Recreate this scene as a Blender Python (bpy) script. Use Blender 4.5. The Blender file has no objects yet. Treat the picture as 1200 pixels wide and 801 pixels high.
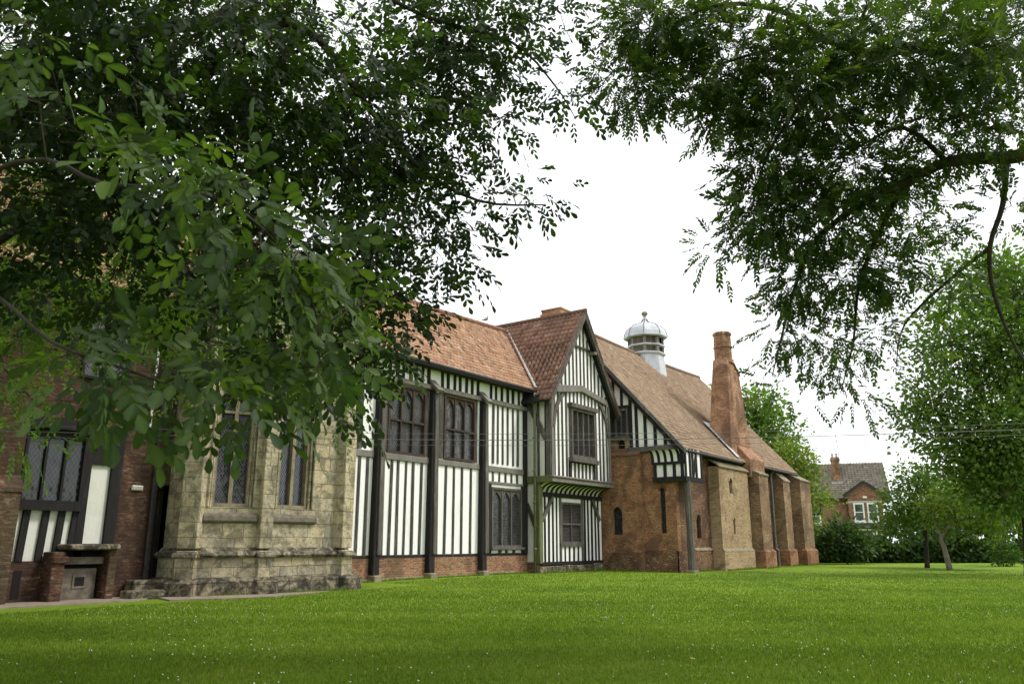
import bpy, bmesh, math, random
import numpy as np
from mathutils import Vector, Matrix
R = math.radians
rnd = random.Random(7)
rng = np.random.default_rng(11)
sc = bpy.context.scene
COL = sc.collection

# ---------------------------------------------------------------- camera
EYE = 1.3
YAW = R(35.638); TILT = R(14.133); FPX = 933.3
cam_d = bpy.data.cameras.new('camera'); cam = bpy.data.objects.new('camera', cam_d); COL.objects.link(cam)
cam.location = (0, 0, EYE); cam.rotation_euler = (R(90) + TILT, 0, YAW - R(90))
cam_d.sensor_width = 36; cam_d.lens = 28; cam_d.clip_end = 2000; cam_d.clip_start = 0.05
cam_d.dof.use_dof = True; cam_d.dof.focus_distance = 24; cam_d.dof.aperture_fstop = 4.0
sc.camera = cam

# ---------------------------------------------------------------- world, sun, exposure
SUN_DIR = Vector((0.42, -0.62, 0.95)).normalized()      # towards the sun
w = bpy.data.worlds.new('World'); sc.world = w; w.use_nodes = True
nt = w.node_tree; nt.nodes.clear()
sky = nt.nodes.new('ShaderNodeTexSky'); sky.sky_type = 'NISHITA'; sky.sun_disc = False
sky.sun_elevation = math.asin(SUN_DIR.z); sky.sun_rotation = math.atan2(SUN_DIR.x, SUN_DIR.y)
sky.dust_density = 3; sky.air_density = 1.0
bw = nt.nodes.new('ShaderNodeHueSaturation'); bw.inputs['Saturation'].default_value = 0.12
cloud = nt.nodes.new('ShaderNodeMix'); cloud.data_type = 'RGBA'
cloud.inputs[0].default_value = 0.8; cloud.inputs[7].default_value = (11.6, 11.8, 12.2, 1)   # the even cloud deck
bg = nt.nodes.new('ShaderNodeBackground'); bg.inputs[1].default_value = 0.115
out = nt.nodes.new('ShaderNodeOutputWorld')
nt.links.new(sky.outputs[0], bw.inputs['Color']); nt.links.new(bw.outputs[0], cloud.inputs[6])
nt.links.new(cloud.outputs[2], bg.inputs[0]); nt.links.new(bg.outputs[0], out.inputs[0])
sd = bpy.data.lights.new('sun', 'SUN'); sd.energy = 2.2; sd.angle = R(11); sd.color = (1, 0.96, 0.9)
so = bpy.data.objects.new('sun', sd); COL.objects.link(so); so.location = (0, 0, 40)
so.rotation_euler = SUN_DIR.to_track_quat('Z', 'Y').to_euler()
sc.view_settings.view_transform = 'Standard'; sc.view_settings.look = 'None'
sc.view_settings.exposure = 0.32; sc.view_settings.gamma = 1; sc.view_settings.use_curve_mapping = False
sc.render.engine = 'CYCLES'
sc.cycles.use_denoising = True
sc.cycles.max_bounces = 6; sc.cycles.transmission_bounces = 6; sc.cycles.caustics_reflective = False; sc.cycles.caustics_refractive = False

HC, HS = math.cos(YAW), math.sin(YAW)
def at(x, y, D):
    """world point at picture direction (x, y) and D metres straight ahead"""
    r = x - 600; p = 400.5 - y
    F = FPX * math.cos(TILT) - p * math.sin(TILT); Z = FPX * math.sin(TILT) + p * math.cos(TILT)
    k = D / F
    return Vector(((F * HC + r * HS) * k, (F * HS - r * HC) * k, EYE + Z * k))
def FR(F, r, z=0): return Vector((F * HC + r * HS, F * HS - r * HC, z))

# ---------------------------------------------------------------- object helpers
def tag(o, label=None, cat=None, group=None, kind=None):
    if label: o['label'] = label
    if cat: o['category'] = cat
    if group: o['group'] = group
    if kind: o['kind'] = kind
    return o
def thing(name, loc, label, cat, group=None, rz=0):
    o = bpy.data.objects.new(name, None); COL.objects.link(o); o.location = loc; o.rotation_euler = (0, 0, rz)
    o.empty_display_size = 0.3
    return tag(o, label, cat, group)
def link(o, parent):
    COL.objects.link(o)
    if parent is not None:
        o.parent = parent
        bpy.context.view_layer.update()
        o.matrix_parent_inverse = parent.matrix_world.inverted()
    return o
SPLIT = dict(louvre='louvre', lower_studs='stud', upper_studs='stud', top_studs='short_stud', gable_studs='stud', window_posts='window_post', corner_posts='corner_post', battlement='merlon', moulded_sill='moulded_beam', hatch_pier='hatch_pier',
             rail='rail', lower_rail='rail', sill_beam='sill_beam', coving_ribs='coving_rib', oriel_ribs='coving_rib', oriel_frame='oriel_timber', timber_frame='timber', stone_footing='footing_stone', side_timbers='timber', side_studs='stud', brick_buttress='brick_buttress', chimney_bits='chimney', rods='rod', bargeboard='bargeboard', stems='stem', legs='leg')
class MB:
    def __init__(s): s.v = []; s.f = []; s.isl = []
    def add(s, vs, fs):
        b = len(s.v); s.isl.append((b, len(s.f))); s.v += [tuple(v) for v in vs]; s.f += [tuple(i + b for i in f) for f in fs]; return s
    def quad(s, *p): return s.add(p, [tuple(range(len(p)))])
    def hexa(s, p):   # 8 points: bottom loop, top loop
        return s.add(p, [(3, 2, 1, 0), (4, 5, 6, 7), (0, 1, 5, 4), (1, 2, 6, 5), (2, 3, 7, 6), (3, 0, 4, 7)])
    def box(s, x0, x1, y0, y1, z0, z1):
        return s.hexa([(x0, y0, z0), (x1, y0, z0), (x1, y1, z0), (x0, y1, z0), (x0, y0, z1), (x1, y0, z1), (x1, y1, z1), (x0, y1, z1)])
    def beam(s, a, b, wd, dp, side=(0, 0, 1), w2=None):
        """bar from a to b: wd across (in the plane of side), dp along side"""
        a = Vector(a); b = Vector(b); d = (b - a).normalized(); n = Vector(side); n = (n - d * n.dot(d)).normalized(); t = d.cross(n)
        w2 = wd if w2 is None else w2
        P = []
        for c, ww in ((a, wd), (b, w2)):
            P += [c - t * ww / 2, c + t * ww / 2, c + t * ww / 2 + n * dp, c - t * ww / 2 + n * dp]
        return s.hexa(P)
    def tube(s, pts, rad, n=8, cap=True):
        pts = [Vector(p) for p in pts]; m = len(pts); rad = rad if hasattr(rad, '__len__') else [rad] * m
        b = len(s.v); up = Vector((0.13, 0.31, 0.94))
        for i, p in enumerate(pts):
            d = (pts[min(i + 1, m - 1)] - pts[max(i - 1, 0)]).normalized()
            x = d.cross(up); x = x.normalized() if x.length > 1e-4 else Vector((1, 0, 0)); y = d.cross(x)
            for k in range(n):
                a = 2 * math.pi * k / n; s.v.append(tuple(p + (x * math.cos(a) + y * math.sin(a)) * rad[i]))
        for i in range(m - 1):
            for k in range(n):
                k2 = (k + 1) % n; s.f.append((b + i * n + k, b + i * n + k2, b + (i + 1) * n + k2, b + (i + 1) * n + k))
        if cap: s.f.append(tuple(b + k for k in range(n))[::-1]); s.f.append(tuple(b + (m - 1) * n + k for k in range(n)))
        return s
    def prism(s, poly, vec):
        """closed polygon pushed along vec"""
        n = len(poly); v = Vector(vec); P = [Vector(p) for p in poly]
        return s.add(P + [p + v for p in P], [tuple(range(n))[::-1], tuple(range(n, 2 * n))] + [(i, (i + 1) % n, n + (i + 1) % n, n + i) for i in range(n)])
    def lathe(s, c, prof, n=16, rot=0, cap=True):
        b = len(s.v)
        for (r, z) in prof:
            for k in range(n):
                a = rot + 2 * math.pi * k / n; s.v.append((c[0] + r * math.cos(a), c[1] + r * math.sin(a), z))
        for i in range(len(prof) - 1):
            for k in range(n):
                k2 = (k + 1) % n; s.f.append((b + i * n + k, b + i * n + k2, b + (i + 1) * n + k2, b + (i + 1) * n + k))
        if cap: s.f.append(tuple(b + k for k in range(n))[::-1]); s.f.append(tuple(b + (len(prof) - 1) * n + k for k in range(n)))
        return s
    def build(s, name, mat, parent=None, smooth=False, bevel=0, recalc=True):
        if name in SPLIT and len(s.isl) > 1:      # every stud, post and merlon is a part of its own
            o = None; E = s.isl + [(len(s.v), len(s.f))]
            for (v0, f0), (v1, f1) in zip(E[:-1], E[1:]):
                m_ = MB(); m_.v = s.v[v0:v1]; m_.f = [tuple(i - v0 for i in f) for f in s.f[f0:f1]]; o = m_.build(SPLIT[name], mat, parent, smooth, bevel, recalc)
            return o
        me = bpy.data.meshes.new(name); me.from_pydata(s.v, [], s.f)
        if recalc:
            bm = bmesh.new(); bm.from_mesh(me); bmesh.ops.recalc_face_normals(bm, faces=bm.faces); bm.to_mesh(me); bm.free()
        me.update()
        nf = len(me.polygons); nl = len(me.loops)
        co = np.empty(len(me.vertices) * 3); me.vertices.foreach_get('co', co); co = co.reshape(-1, 3)
        nn = np.empty(nf * 3); me.polygons.foreach_get('normal', nn); nn = nn.reshape(-1, 3)
        lt = np.empty(nf, int); me.polygons.foreach_get('loop_total', lt)
        li = np.empty(nl, int); me.loops.foreach_get('vertex_index', li)
        N = np.repeat(nn, lt, 0); Pp = co[li]
        T = np.stack([-N[:, 1], N[:, 0], N[:, 0] * 0], 1); L = np.linalg.norm(T, axis=1)
        flat = L < 0.25; T[flat] = (1, 0, 0); T /= np.linalg.norm(T, axis=1)[:, None]
        B = np.cross(N, T)
        uv = np.stack([(Pp * T).sum(1), (Pp * B).sum(1)], 1)
        ul = me.uv_layers.new(name='UVMap'); ul.data.foreach_set('uv', uv.ravel())
        if smooth: me.polygons.foreach_set('use_smooth', [True] * nf)
        me.materials.append(mat)
        o = bpy.data.objects.new(name, me)
        if bevel:
            m = o.modifiers.new('bevel', 'BEVEL'); m.width = bevel; m.segments = 1; m.limit_method = 'ANGLE'
        return link(o, parent)
def np_mesh(name, V, F, mat, parent=None, tint=None, smooth=False):
    """V (n,3); F (m,4) quads or (m,3) triangles; tint one value per vertex"""
    me = bpy.data.meshes.new(name); k = F.shape[1]
    me.vertices.add(len(V)); me.vertices.foreach_set('co', V.astype(np.float32).ravel())
    me.loops.add(F.size); me.loops.foreach_set('vertex_index', F.astype(np.int32).ravel())
    me.polygons.add(len(F)); me.polygons.foreach_set('loop_start', np.arange(0, F.size, k, dtype=np.int32))
    me.polygons.foreach_set('loop_total', np.full(len(F), k, np.int32))
    if smooth: me.polygons.foreach_set('use_smooth', np.ones(len(F), bool))
    me.update(calc_edges=True); me.validate()
    if tint is not None:
        a = me.attributes.new('tint', 'FLOAT', 'POINT'); a.data.foreach_set('value', tint.astype(np.float32))
    me.materials.append(mat)
    return link(bpy.data.objects.new(name, me), parent)

# ---------------------------------------------------------------- materials
class NM:
    def __init__(s, name, rough=0.8, spec=0.3):
        s.m = bpy.data.materials.new(name); s.m.use_nodes = True; s.t = s.m.node_tree; s.t.nodes.clear()
        s.o = s.t.nodes.new('ShaderNodeOutputMaterial'); s.b = s.t.nodes.new('ShaderNodeBsdfPrincipled')
        s.t.links.new(s.b.outputs[0], s.o.inputs[0]); s.b.inputs['Roughness'].default_value = rough; s.b.inputs['Specular IOR Level'].default_value = spec
        s.tc = s.t.nodes.new('ShaderNodeTexCoord')
    def n(s, ty, **k):
        x = s.t.nodes.new(ty)
        for a, v in k.items(): setattr(x, a, v)
        return x
    def l(s, a, b): s.t.links.new(a, b)
    def noise(s, scale, detail=4, rough=0.6, co='Object', dist=0, stretch=None):
        x = s.n('ShaderNodeTexNoise'); x.inputs['Scale'].default_value = scale; x.inputs['Detail'].default_value = detail
        x.inputs['Roughness'].default_value = rough; x.inputs['Distortion'].default_value = dist
        src = s.tc.outputs[co]
        if stretch:
            mp = s.n('ShaderNodeMapping'); mp.inputs['Scale'].default_value = stretch; s.l(src, mp.inputs[0]); src = mp.outputs[0]
        s.l(src, x.inputs['Vector']); return x.outputs['Fac']
    def ramp(s, fac, stops, interp='LINEAR'):
        x = s.n('ShaderNodeValToRGB'); x.color_ramp.interpolation = interp
        e = x.color_ramp.elements
        while len(e) < len(stops): e.new(0.5)
        for i, (p, c) in enumerate(stops):
            e[i].position = p; e[i].color = (c, c, c, 1) if not hasattr(c, '__len__') else (*c, 1)
        s.l(fac, x.inputs[0]); return x.outputs[0]
    def mix(s, fac, a, b, mode='MIX'):
        x = s.n('ShaderNodeMix', data_type='RGBA', blend_type=mode)
        for i, v in ((0, fac), (6, a), (7, b)):
            if hasattr(v, 'default_value') or hasattr(v, 'links'): s.l(v, x.inputs[i])
            elif i == 0: x.inputs[0].default_value = v
            else: x.inputs[i].default_value = (*v, 1)
        return x.outputs[2]
    def math(s, op, a, b=None):
        x = s.n('ShaderNodeMath', operation=op)
        for i, v in ((0, a), (1, b)):
            if v is None: continue
            if hasattr(v, 'links'): s.l(v, x.inputs[i])
            else: x.inputs[i].default_value = v
        return x.outputs[0]
    def bump(s, h, strength=0.3, dist=0.02):
        x = s.n('ShaderNodeBump'); x.inputs['Strength'].default_value = strength; x.inputs['Distance'].default_value = dist
        s.l(h, x.inputs['Height']); s.l(x.outputs[0], s.b.inputs['Normal'])
    def col(s, c):
        if hasattr(c, 'links'): s.l(c, s.b.inputs['Base Color'])
        else: s.b.inputs['Base Color'].default_value = (*c, 1)
        return s.m
def brick_mat(name, c1, c2, mort, dark=(0.06, 0.045, 0.035), moss=(0.16, 0.15, 0.07), buff=(0.36, 0.28, 0.18), dk=0.62, ms=0.6, bf=0.5, bw=0.25, bh=0.085, ms_size=0.012, scale=0.45):
    m = NM(name, 0.9, 0.15)
    br = m.n('ShaderNodeTexBrick'); br.inputs['Scale'].default_value = 1; br.inputs['Brick Width'].default_value = bw; br.inputs['Row Height'].default_value = bh
    br.inputs['Mortar Size'].default_value = ms_size; br.inputs['Mortar Smooth'].default_value = 0.3; br.inputs['Bias'].default_value = -0.1
    br.inputs['Color1'].default_value = (*c1, 1); br.inputs['Color2'].default_value = (*c2, 1); br.inputs['Mortar'].default_value = (*mort, 1)
    wob = m.n('ShaderNodeTexNoise'); wob.inputs['Scale'].default_value = 1.3; m.l(m.tc.outputs['UV'], wob.inputs['Vector'])
    va = m.n('ShaderNodeVectorMath', operation='MULTIPLY_ADD'); va.inputs[1].default_value = (0.05, 0.05, 0); m.l(wob.outputs['Color'], va.inputs[0]); m.l(m.tc.outputs['UV'], va.inputs[2])
    m.l(va.outputs[0], br.inputs['Vector'])
    # per brick random value, for odd burnt and pale bricks
    fine = m.noise(9, 3, 0.7, 'UV', stretch=(1, 3, 1))
    c = m.mix(m.ramp(fine, [(0.5, 0), (0.58, 0.8)]), br.outputs['Color'], dark)
    c = m.mix(m.ramp(m.noise(7, 2, 0.6, 'UV', stretch=(0.8, 2.6, 1), dist=0.3), [(0.53, 0), (0.61, 0.75)]), c, buff)
    c = m.mix(m.ramp(m.noise(scale, 5, 0.65), [(bf - 0.05, 0), (bf + 0.08, 0.75)]), c, m.mix(0.55, br.outputs['Color'], buff))
    c = m.mix(m.ramp(m.noise(scale * 1.7, 6, 0.72, dist=0.6), [(dk - 0.07, 0), (dk + 0.05, 0.88)]), c, m.mix(0.3, dark, br.outputs['Color']))
    c = m.mix(m.ramp(m.noise(scale * 0.9, 6, 0.7, dist=1.2, stretch=(1, 1, 0.6)), [(ms - 0.06, 0), (ms + 0.1, 0.6)]), c, moss)
    b2 = m.n('ShaderNodeTexBrick'); b2.inputs['Scale'].default_value = 1; b2.inputs['Brick Width'].default_value = bw; b2.inputs['Row Height'].default_value = bh
    b2.inputs['Mortar Size'].default_value = ms_size; b2.inputs['Mortar Smooth'].default_value = 0.3; b2.inputs['Bias'].default_value = 0.15
    b2.inputs['Color1'].default_value = (0.28, 0.29, 0.3, 1); b2.inputs['Color2'].default_value = (1.42, 1.25, 1.1, 1); b2.inputs['Mortar'].default_value = (0.8, 0.86, 0.86, 1)
    m.l(va.outputs[0], b2.inputs['Vector']); c = m.mix(0.85, c, b2.outputs['Color'], 'MULTIPLY')
    h = m.math('ADD', m.math('MULTIPLY', br.outputs['Fac'], -0.7), m.math('MULTIPLY', m.noise(30, 3, 0.7), 0.6))
    m.bump(h, 0.7, 0.015)
    return m.col(c)
def stone_mat(name, base=0):
    m = NM(name, 0.92, 0.12)
    br = m.n('ShaderNodeTexBrick'); br.inputs['Scale'].default_value = 1; br.inputs['Brick Width'].default_value = 0.56; br.inputs['Row Height'].default_value = 0.37
    br.offset = 0.37; br.squash = 1.5; br.squash_frequency = 3
    br.inputs['Mortar Size'].default_value = 0.008; br.inputs['Mortar Smooth'].default_value = 0.4; br.inputs['Bias'].default_value = 0
    br.inputs['Color1'].default_value = (0.5, 0.41, 0.25, 1); br.inputs['Color2'].default_value = (0.27, 0.25, 0.2, 1); br.inputs['Mortar'].default_value = (0.09, 0.08, 0.06, 1)
    wob = m.n('ShaderNodeTexNoise'); wob.inputs['Scale'].default_value = 1.1; wob.inputs['Detail'].default_value = 3; m.l(m.tc.outputs['UV'], wob.inputs['Vector'])
    va = m.n('ShaderNodeVectorMath', operation='MULTIPLY_ADD'); va.inputs[1].default_value = (0.16, 0.09, 0); m.l(wob.outputs['Color'], va.inputs[0]); m.l(m.tc.outputs['UV'], va.inputs[2])
    m.l(va.outputs[0], br.inputs['Vector'])
    c = m.mix(m.ramp(m.noise(1.6, 6, 0.7, dist=0.4), [(0.44, 0), (0.6, 0.8)]), br.outputs['Color'], (0.58, 0.5, 0.35))
    c = m.mix(m.ramp(m.noise(2.4, 7, 0.75, dist=0.8), [(0.48, 0), (0.58, 0.8)]), c, (0.17, 0.15, 0.1))
    c = m.mix(m.ramp(m.noise(14, 5, 0.75), [(0.5, 0), (0.68, 0.7)]), c, (0.1, 0.095, 0.07))
    c = m.mix(m.ramp(m.noise(0.8, 5, 0.7, dist=1), [(0.54, 0), (0.72, 0.4)]), c, (0.15, 0.14, 0.07))
    c = m.mix(m.math('MULTIPLY', br.outputs['Fac'], 0.6), c, (0.1, 0.085, 0.06))
    if base: c = m.mix(m.ramp(m.noise(3.2, 6, 0.75, dist=0.7), [(0.36, 0.15), (0.56, 0.93)]), c, (0.03, 0.027, 0.022))
    h = m.math('ADD', m.math('MULTIPLY', br.outputs['Fac'], -0.8), m.math('MULTIPLY', m.noise(12, 6, 0.75), 1.0))
    m.bump(h, 0.9, 0.03)
    return m.col(c)
def timber_mat(name, a, b, light, lf=0.6):
    m = NM(name, 0.85, 0.2)
    g = m.noise(3.2, 6, 0.7, stretch=(9, 9, 0.5), dist=0.5)
    c = m.mix(m.ramp(g, [(0.3, 0), (0.7, 1)]), a, b)
    c = m.mix(m.ramp(m.noise(2.1, 6, 0.8, stretch=(3, 3, 0.5)), [(lf - 0.1, 0), (lf + 0.1, 0.8)]), c, light)
    m.bump(m.noise(6, 6, 0.75, stretch=(9, 9, 0.4)), 0.5, 0.02)
    return m.col(c)
def plaster_mat(name, c0=(0.86, 0.85, 0.83), dirt=(0.5, 0.47, 0.4), moss=0.0):
    m = NM(name, 0.9, 0.15)
    c = m.mix(m.ramp(m.noise(1.5, 6, 0.7, stretch=(2.5, 2.5, 0.6)), [(0.5, 0), (0.75, 0.4)]), c0, dirt)
    c = m.mix(m.ramp(m.noise(11, 5, 0.75), [(0.58, 0), (0.72, 0.35)]), c, (0.42, 0.4, 0.34))
    if moss: c = m.mix(m.ramp(m.noise(2.2, 5, 0.7), [(0.4, 0), (0.6, moss)]), c, (0.3, 0.34, 0.17))
    m.bump(m.noise(9, 5, 0.7), 0.35, 0.02)
    return m.col(c)
def simple(name, c, rough=0.7, c2=None, sc_=6, metal=0, spec=0.3, bump=0.2):
    m = NM(name, rough, spec); m.b.inputs['Metallic'].default_value = metal
    if c2 is not None: c = m.mix(m.ramp(m.noise(sc_, 5, 0.7), [(0.38, 0), (0.65, 1)]), c, c2)
    m.bump(m.noise(sc_ * 3, 4, 0.7), bump, 0.01)
    return m.col(c)
def lattice_mat(name, lead=(0.2, 0.2, 0.21), glass=(0.02, 0.022, 0.027), pitch=0.085, wd=0.09, square=False, tone=(0.11, 0.09, 0.07), tf=0.55):
    m = NM(name, 0.12, 0.5)
    sp = m.n('ShaderNodeSeparateXYZ'); m.l(m.tc.outputs['UV'], sp.inputs[0])
    u, v = sp.outputs[0], sp.outputs[1]
    if not square:
        v2 = m.math('MULTIPLY', v, 0.62)
        p = m.math('ADD', u, v2); q = m.math('SUBTRACT', u, v2)
    else: p, q = u, v
    def line(x):
        f = m.math('FRACT', m.math('DIVIDE', x, pitch)); return m.math('LESS_THAN', f, wd)
    ln = m.math('MAXIMUM', line(p), line(q))
    # each quarry of glass sits at its own slight angle
    vo = m.n('ShaderNodeTexVoronoi'); vo.inputs['Scale'].default_value = 1.1; m.l(m.tc.outputs['UV'], vo.inputs['Vector'])
    g = m.mix(m.ramp(m.noise(2.6, 5, 0.7, 'Object', dist=1), [(tf - 0.1, 0), (tf + 0.12, 0.8)]), glass, tone)
    c = m.mix(ln, g, lead)
    m.l(m.math('ADD', m.math('MULTIPLY', ln, 0.5), 0.1), m.b.inputs['Roughness'])
    cell = m.n('ShaderNodeTexWhiteNoise', noise_dimensions='2D')
    cb = m.n('ShaderNodeCombineXYZ'); m.l(m.math('FLOOR', m.math('DIVIDE', p, pitch)), cb.inputs[0]); m.l(m.math('FLOOR', m.math('DIVIDE', q, pitch)), cb.inputs[1])
    m.l(cb.outputs[0], cell.inputs['Vector'])
    geo = m.n('ShaderNodeNewGeometry')
    ma = m.n('ShaderNodeVectorMath', operation='MULTIPLY_ADD'); ma.inputs[1].default_value = (0.09, 0.09, 0.09); ma.inputs[2].default_value = (-0.045, -0.045, -0.045); m.l(cell.outputs['Color'], ma.inputs[0])
    ad = m.n('ShaderNodeVectorMath', operation='ADD'); m.l(geo.outputs['Normal'], ad.inputs[0]); m.l(ma.outputs[0], ad.inputs[1])
    nz = m.n('ShaderNodeVectorMath', operation='NORMALIZE'); m.l(ad.outputs[0], nz.inputs[0]); m.l(nz.outputs[0], m.b.inputs['Normal'])
    return m.col(c)
def tile_mat(name, stops, lichen=(0.3, 0.27, 0.2), lf=0.62, dirt=(0.1, 0.07, 0.055)):
    m = NM(name, 0.85, 0.2)
    a = m.n('ShaderNodeAttribute'); a.attribute_name = 'tint'
    c = m.ramp(a.outputs['Fac'], stops)
    c = m.mix(m.ramp(m.noise(0.9, 6, 0.7, dist=0.5), [(0.46, 0), (0.66, 0.55)]), c, dirt)
    c = m.mix(m.ramp(m.noise(5, 6, 0.75), [(lf - 0.08, 0), (lf + 0.1, 0.75)]), c, lichen)
    m.bump(m.noise(25, 4, 0.7), 0.3, 0.01)
    return m.col(c)
def leaf_mat(name, stops, trans=0.45, rough=0.45, spec=0.35, tmul=(1.5, 1.9, 0.6)):
    m = NM(name, rough, spec)
    a = m.n('ShaderNodeAttribute'); a.attribute_name = 'tint'
    c = m.ramp(a.outputs['Fac'], stops)
    m.col(c)
    tr = m.n('ShaderNodeBsdfTranslucent'); m.l(m.mix(1.0, c, tmul, 'MULTIPLY'), tr.inputs[0])
    mx = m.n('ShaderNodeMixShader'); mx.inputs[0].default_value = trans
    m.l(m.b.outputs[0], mx.inputs[1]); m.l(tr.outputs[0], mx.inputs[2]); m.l(mx.outputs[0], m.o.inputs[0])
    return m.m

M = {}
M['brick'] = brick_mat('red_brick', (0.54, 0.22, 0.095), (0.19, 0.085, 0.05), (0.33, 0.27, 0.19), dk=0.53, bf=0.56, ms=0.6, buff=(0.44, 0.29, 0.17), moss=(0.2, 0.17, 0.09), dark=(0.06, 0.04, 0.03))
M['brick_dark'] = brick_mat('dark_red_brick', (0.34, 0.14, 0.07), (0.09, 0.05, 0.038), (0.2, 0.16, 0.12), dk=0.5, ms=0.6, bf=0.58, dark=(0.04, 0.028, 0.024))
M['brick_weather'] = brick_mat('weathered_brick', (0.42, 0.22, 0.12), (0.15, 0.09, 0.065), (0.32, 0.27, 0.2), dk=0.53, ms=0.55, bf=0.5, dark=(0.07, 0.05, 0.04), buff=(0.42, 0.32, 0.2), moss=(0.19, 0.18, 0.1))
M['brick_shaded'] = brick_mat('shaded_brick', (0.2, 0.085, 0.05), (0.06, 0.036, 0.03), (0.11, 0.09, 0.07), dk=0.48, ms=0.56, bf=0.62, dark=(0.025, 0.02, 0.018), buff=(0.24, 0.17, 0.11), moss=(0.09, 0.085, 0.05))  # dirty brick of the left range, its tree shade put into the colour
M['brick_buff'] = brick_mat('buff_brick', (0.58, 0.42, 0.25), (0.28, 0.17, 0.1), (0.4, 0.34, 0.24), dk=0.57, ms=0.57, bf=0.52, buff=(0.46, 0.37, 0.24), moss=(0.27, 0.24, 0.13), dark=(0.13, 0.09, 0.06))
M['brick_chim'] = brick_mat('chimney_brick', (0.56, 0.24, 0.12), (0.19, 0.09, 0.06), (0.38, 0.29, 0.2), dk=0.51, ms=0.62, bf=0.51, buff=(0.5, 0.36, 0.23), dark=(0.08, 0.055, 0.045))
M['brick_base'] = brick_mat('plinth_brick', (0.5, 0.2, 0.1), (0.2, 0.09, 0.055), (0.36, 0.3, 0.22), dk=0.55, ms=0.58, bf=0.54)
M['brick_house'] = brick_mat('house_brick', (0.36, 0.15, 0.1), (0.26, 0.11, 0.08), (0.28, 0.22, 0.18), dk=0.8, ms=0.85, bf=0.85, bw=0.3, bh=0.1)
M['stone'] = stone_mat('limestone'); M['stone_dark'] = stone_mat('blackened_limestone', 1)
M['coping'] = simple('coping_stone', (0.3, 0.25, 0.16), 0.9, (0.15, 0.13, 0.085), 4)
M['sill_stone'] = simple('weathered_sill', (0.1, 0.085, 0.065), 0.9, (0.2, 0.17, 0.13), 5)
M['slab'] = simple('sandstone_slab', (0.2, 0.16, 0.12), 0.9, (0.3, 0.25, 0.19), 3)
M['black'] = timber_mat('black_oak', (0.012, 0.011, 0.012), (0.03, 0.027, 0.026), (0.09, 0.08, 0.07), 0.66)
M['grey'] = timber_mat('weathered_oak', (0.055, 0.048, 0.043), (0.14, 0.125, 0.11), (0.25, 0.23, 0.2), 0.6)
M['stud'] = timber_mat('stud_oak', (0.03, 0.027, 0.026), (0.085, 0.076, 0.07), (0.2, 0.18, 0.16), 0.6)
M['silver'] = timber_mat('silvered_oak', (0.12, 0.11, 0.095), (0.23, 0.21, 0.185), (0.32, 0.3, 0.27), 0.6)
M['green_oak'] = timber_mat('mossy_oak', (0.06, 0.06, 0.04), (0.13, 0.13, 0.07), (0.17, 0.2, 0.07), 0.5)
M['brown'] = timber_mat('brown_frame', (0.03, 0.022, 0.018), (0.075, 0.055, 0.042), (0.14, 0.11, 0.085), 0.62)
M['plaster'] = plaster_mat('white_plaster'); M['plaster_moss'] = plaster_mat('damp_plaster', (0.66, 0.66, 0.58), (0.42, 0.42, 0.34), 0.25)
M['plaster_shade'] = plaster_mat('shaded_plaster', (0.7, 0.69, 0.63), (0.45, 0.43, 0.36), 0.1)  # darker plaster for walls out of the light, shade put into its colour
M['lattice'] = lattice_mat('leaded_glass')
M['lattice_big'] = lattice_mat('leaded_glass_wide', lead=(0.09, 0.09, 0.09), pitch=0.1, wd=0.1, tone=(0.015, 0.015, 0.018))
M['mesh_glass'] = lattice_mat('guarded_glass', lead=(0.09, 0.09, 0.09), glass=(0.02, 0.02, 0.022), pitch=0.06, wd=0.16, square=True, tone=(0.05, 0.05, 0.052))
M['lattice_bay'] = lattice_mat('leaded_glass_bay', lead=(0.16, 0.17, 0.2), pitch=0.075, wd=0.1, tone=(0.05, 0.05, 0.06))
M['slit_glass'] = lattice_mat('slit_glass', lead=(0.03, 0.03, 0.03), glass=(0.012, 0.012, 0.014), pitch=0.08, wd=0.1, tone=(0.02, 0.02, 0.02))
M['void'] = simple('dark_interior', (0.012, 0.01, 0.01), 0.9)
M['lead'] = simple('lead_sheet', (0.42, 0.44, 0.48), 0.5, (0.56, 0.58, 0.62), 3, spec=0.4)
M['mortar'] = simple('pale_mortar', (0.5, 0.47, 0.42), 0.9, (0.34, 0.31, 0.28), 6)
M['tile_orange'] = tile_mat('orange_pantile', [(0, (0.2, 0.1, 0.07)), (0.35, (0.35, 0.19, 0.115)), (0.7, (0.44, 0.265, 0.165)), (1, (0.54, 0.37, 0.25))], lichen=(0.5, 0.42, 0.31), dirt=(0.26, 0.16, 0.11))
M['tile_red'] = tile_mat('dark_pantile', [(0, (0.12, 0.07, 0.05)), (0.4, (0.22, 0.122, 0.085)), (0.75, (0.29, 0.17, 0.12)), (1, (0.37, 0.25, 0.18))], lichen=(0.32, 0.25, 0.17))
M['tile_brown'] = tile_mat('brown_plain_tile', [(0, (0.2, 0.125, 0.09)), (0.4, (0.295, 0.205, 0.135)), (0.75, (0.35, 0.25, 0.165)), (1, (0.43, 0.33, 0.23))], lichen=(0.38, 0.32, 0.23), lf=0.6, dirt=(0.2, 0.135, 0.1))
M['tile_grey'] = tile_mat('grey_roof_tile', [(0, (0.1, 0.085, 0.07)), (0.4, (0.17, 0.15, 0.12)), (0.75, (0.22, 0.19, 0.155)), (1, (0.28, 0.25, 0.2))], lichen=(0.3, 0.28, 0.2), lf=0.56)
M['iron'] = simple('painted_iron', (0.02, 0.02, 0.022), 0.5, (0.05, 0.05, 0.05), 8)
M['pipe_grey'] = simple('grey_pipe', (0.13, 0.13, 0.13), 0.5, (0.2, 0.2, 0.19), 8)
M['pipe_green'] = simple('mossy_pipe', (0.1, 0.11, 0.06), 0.6, (0.2, 0.2, 0.12), 8)
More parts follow.
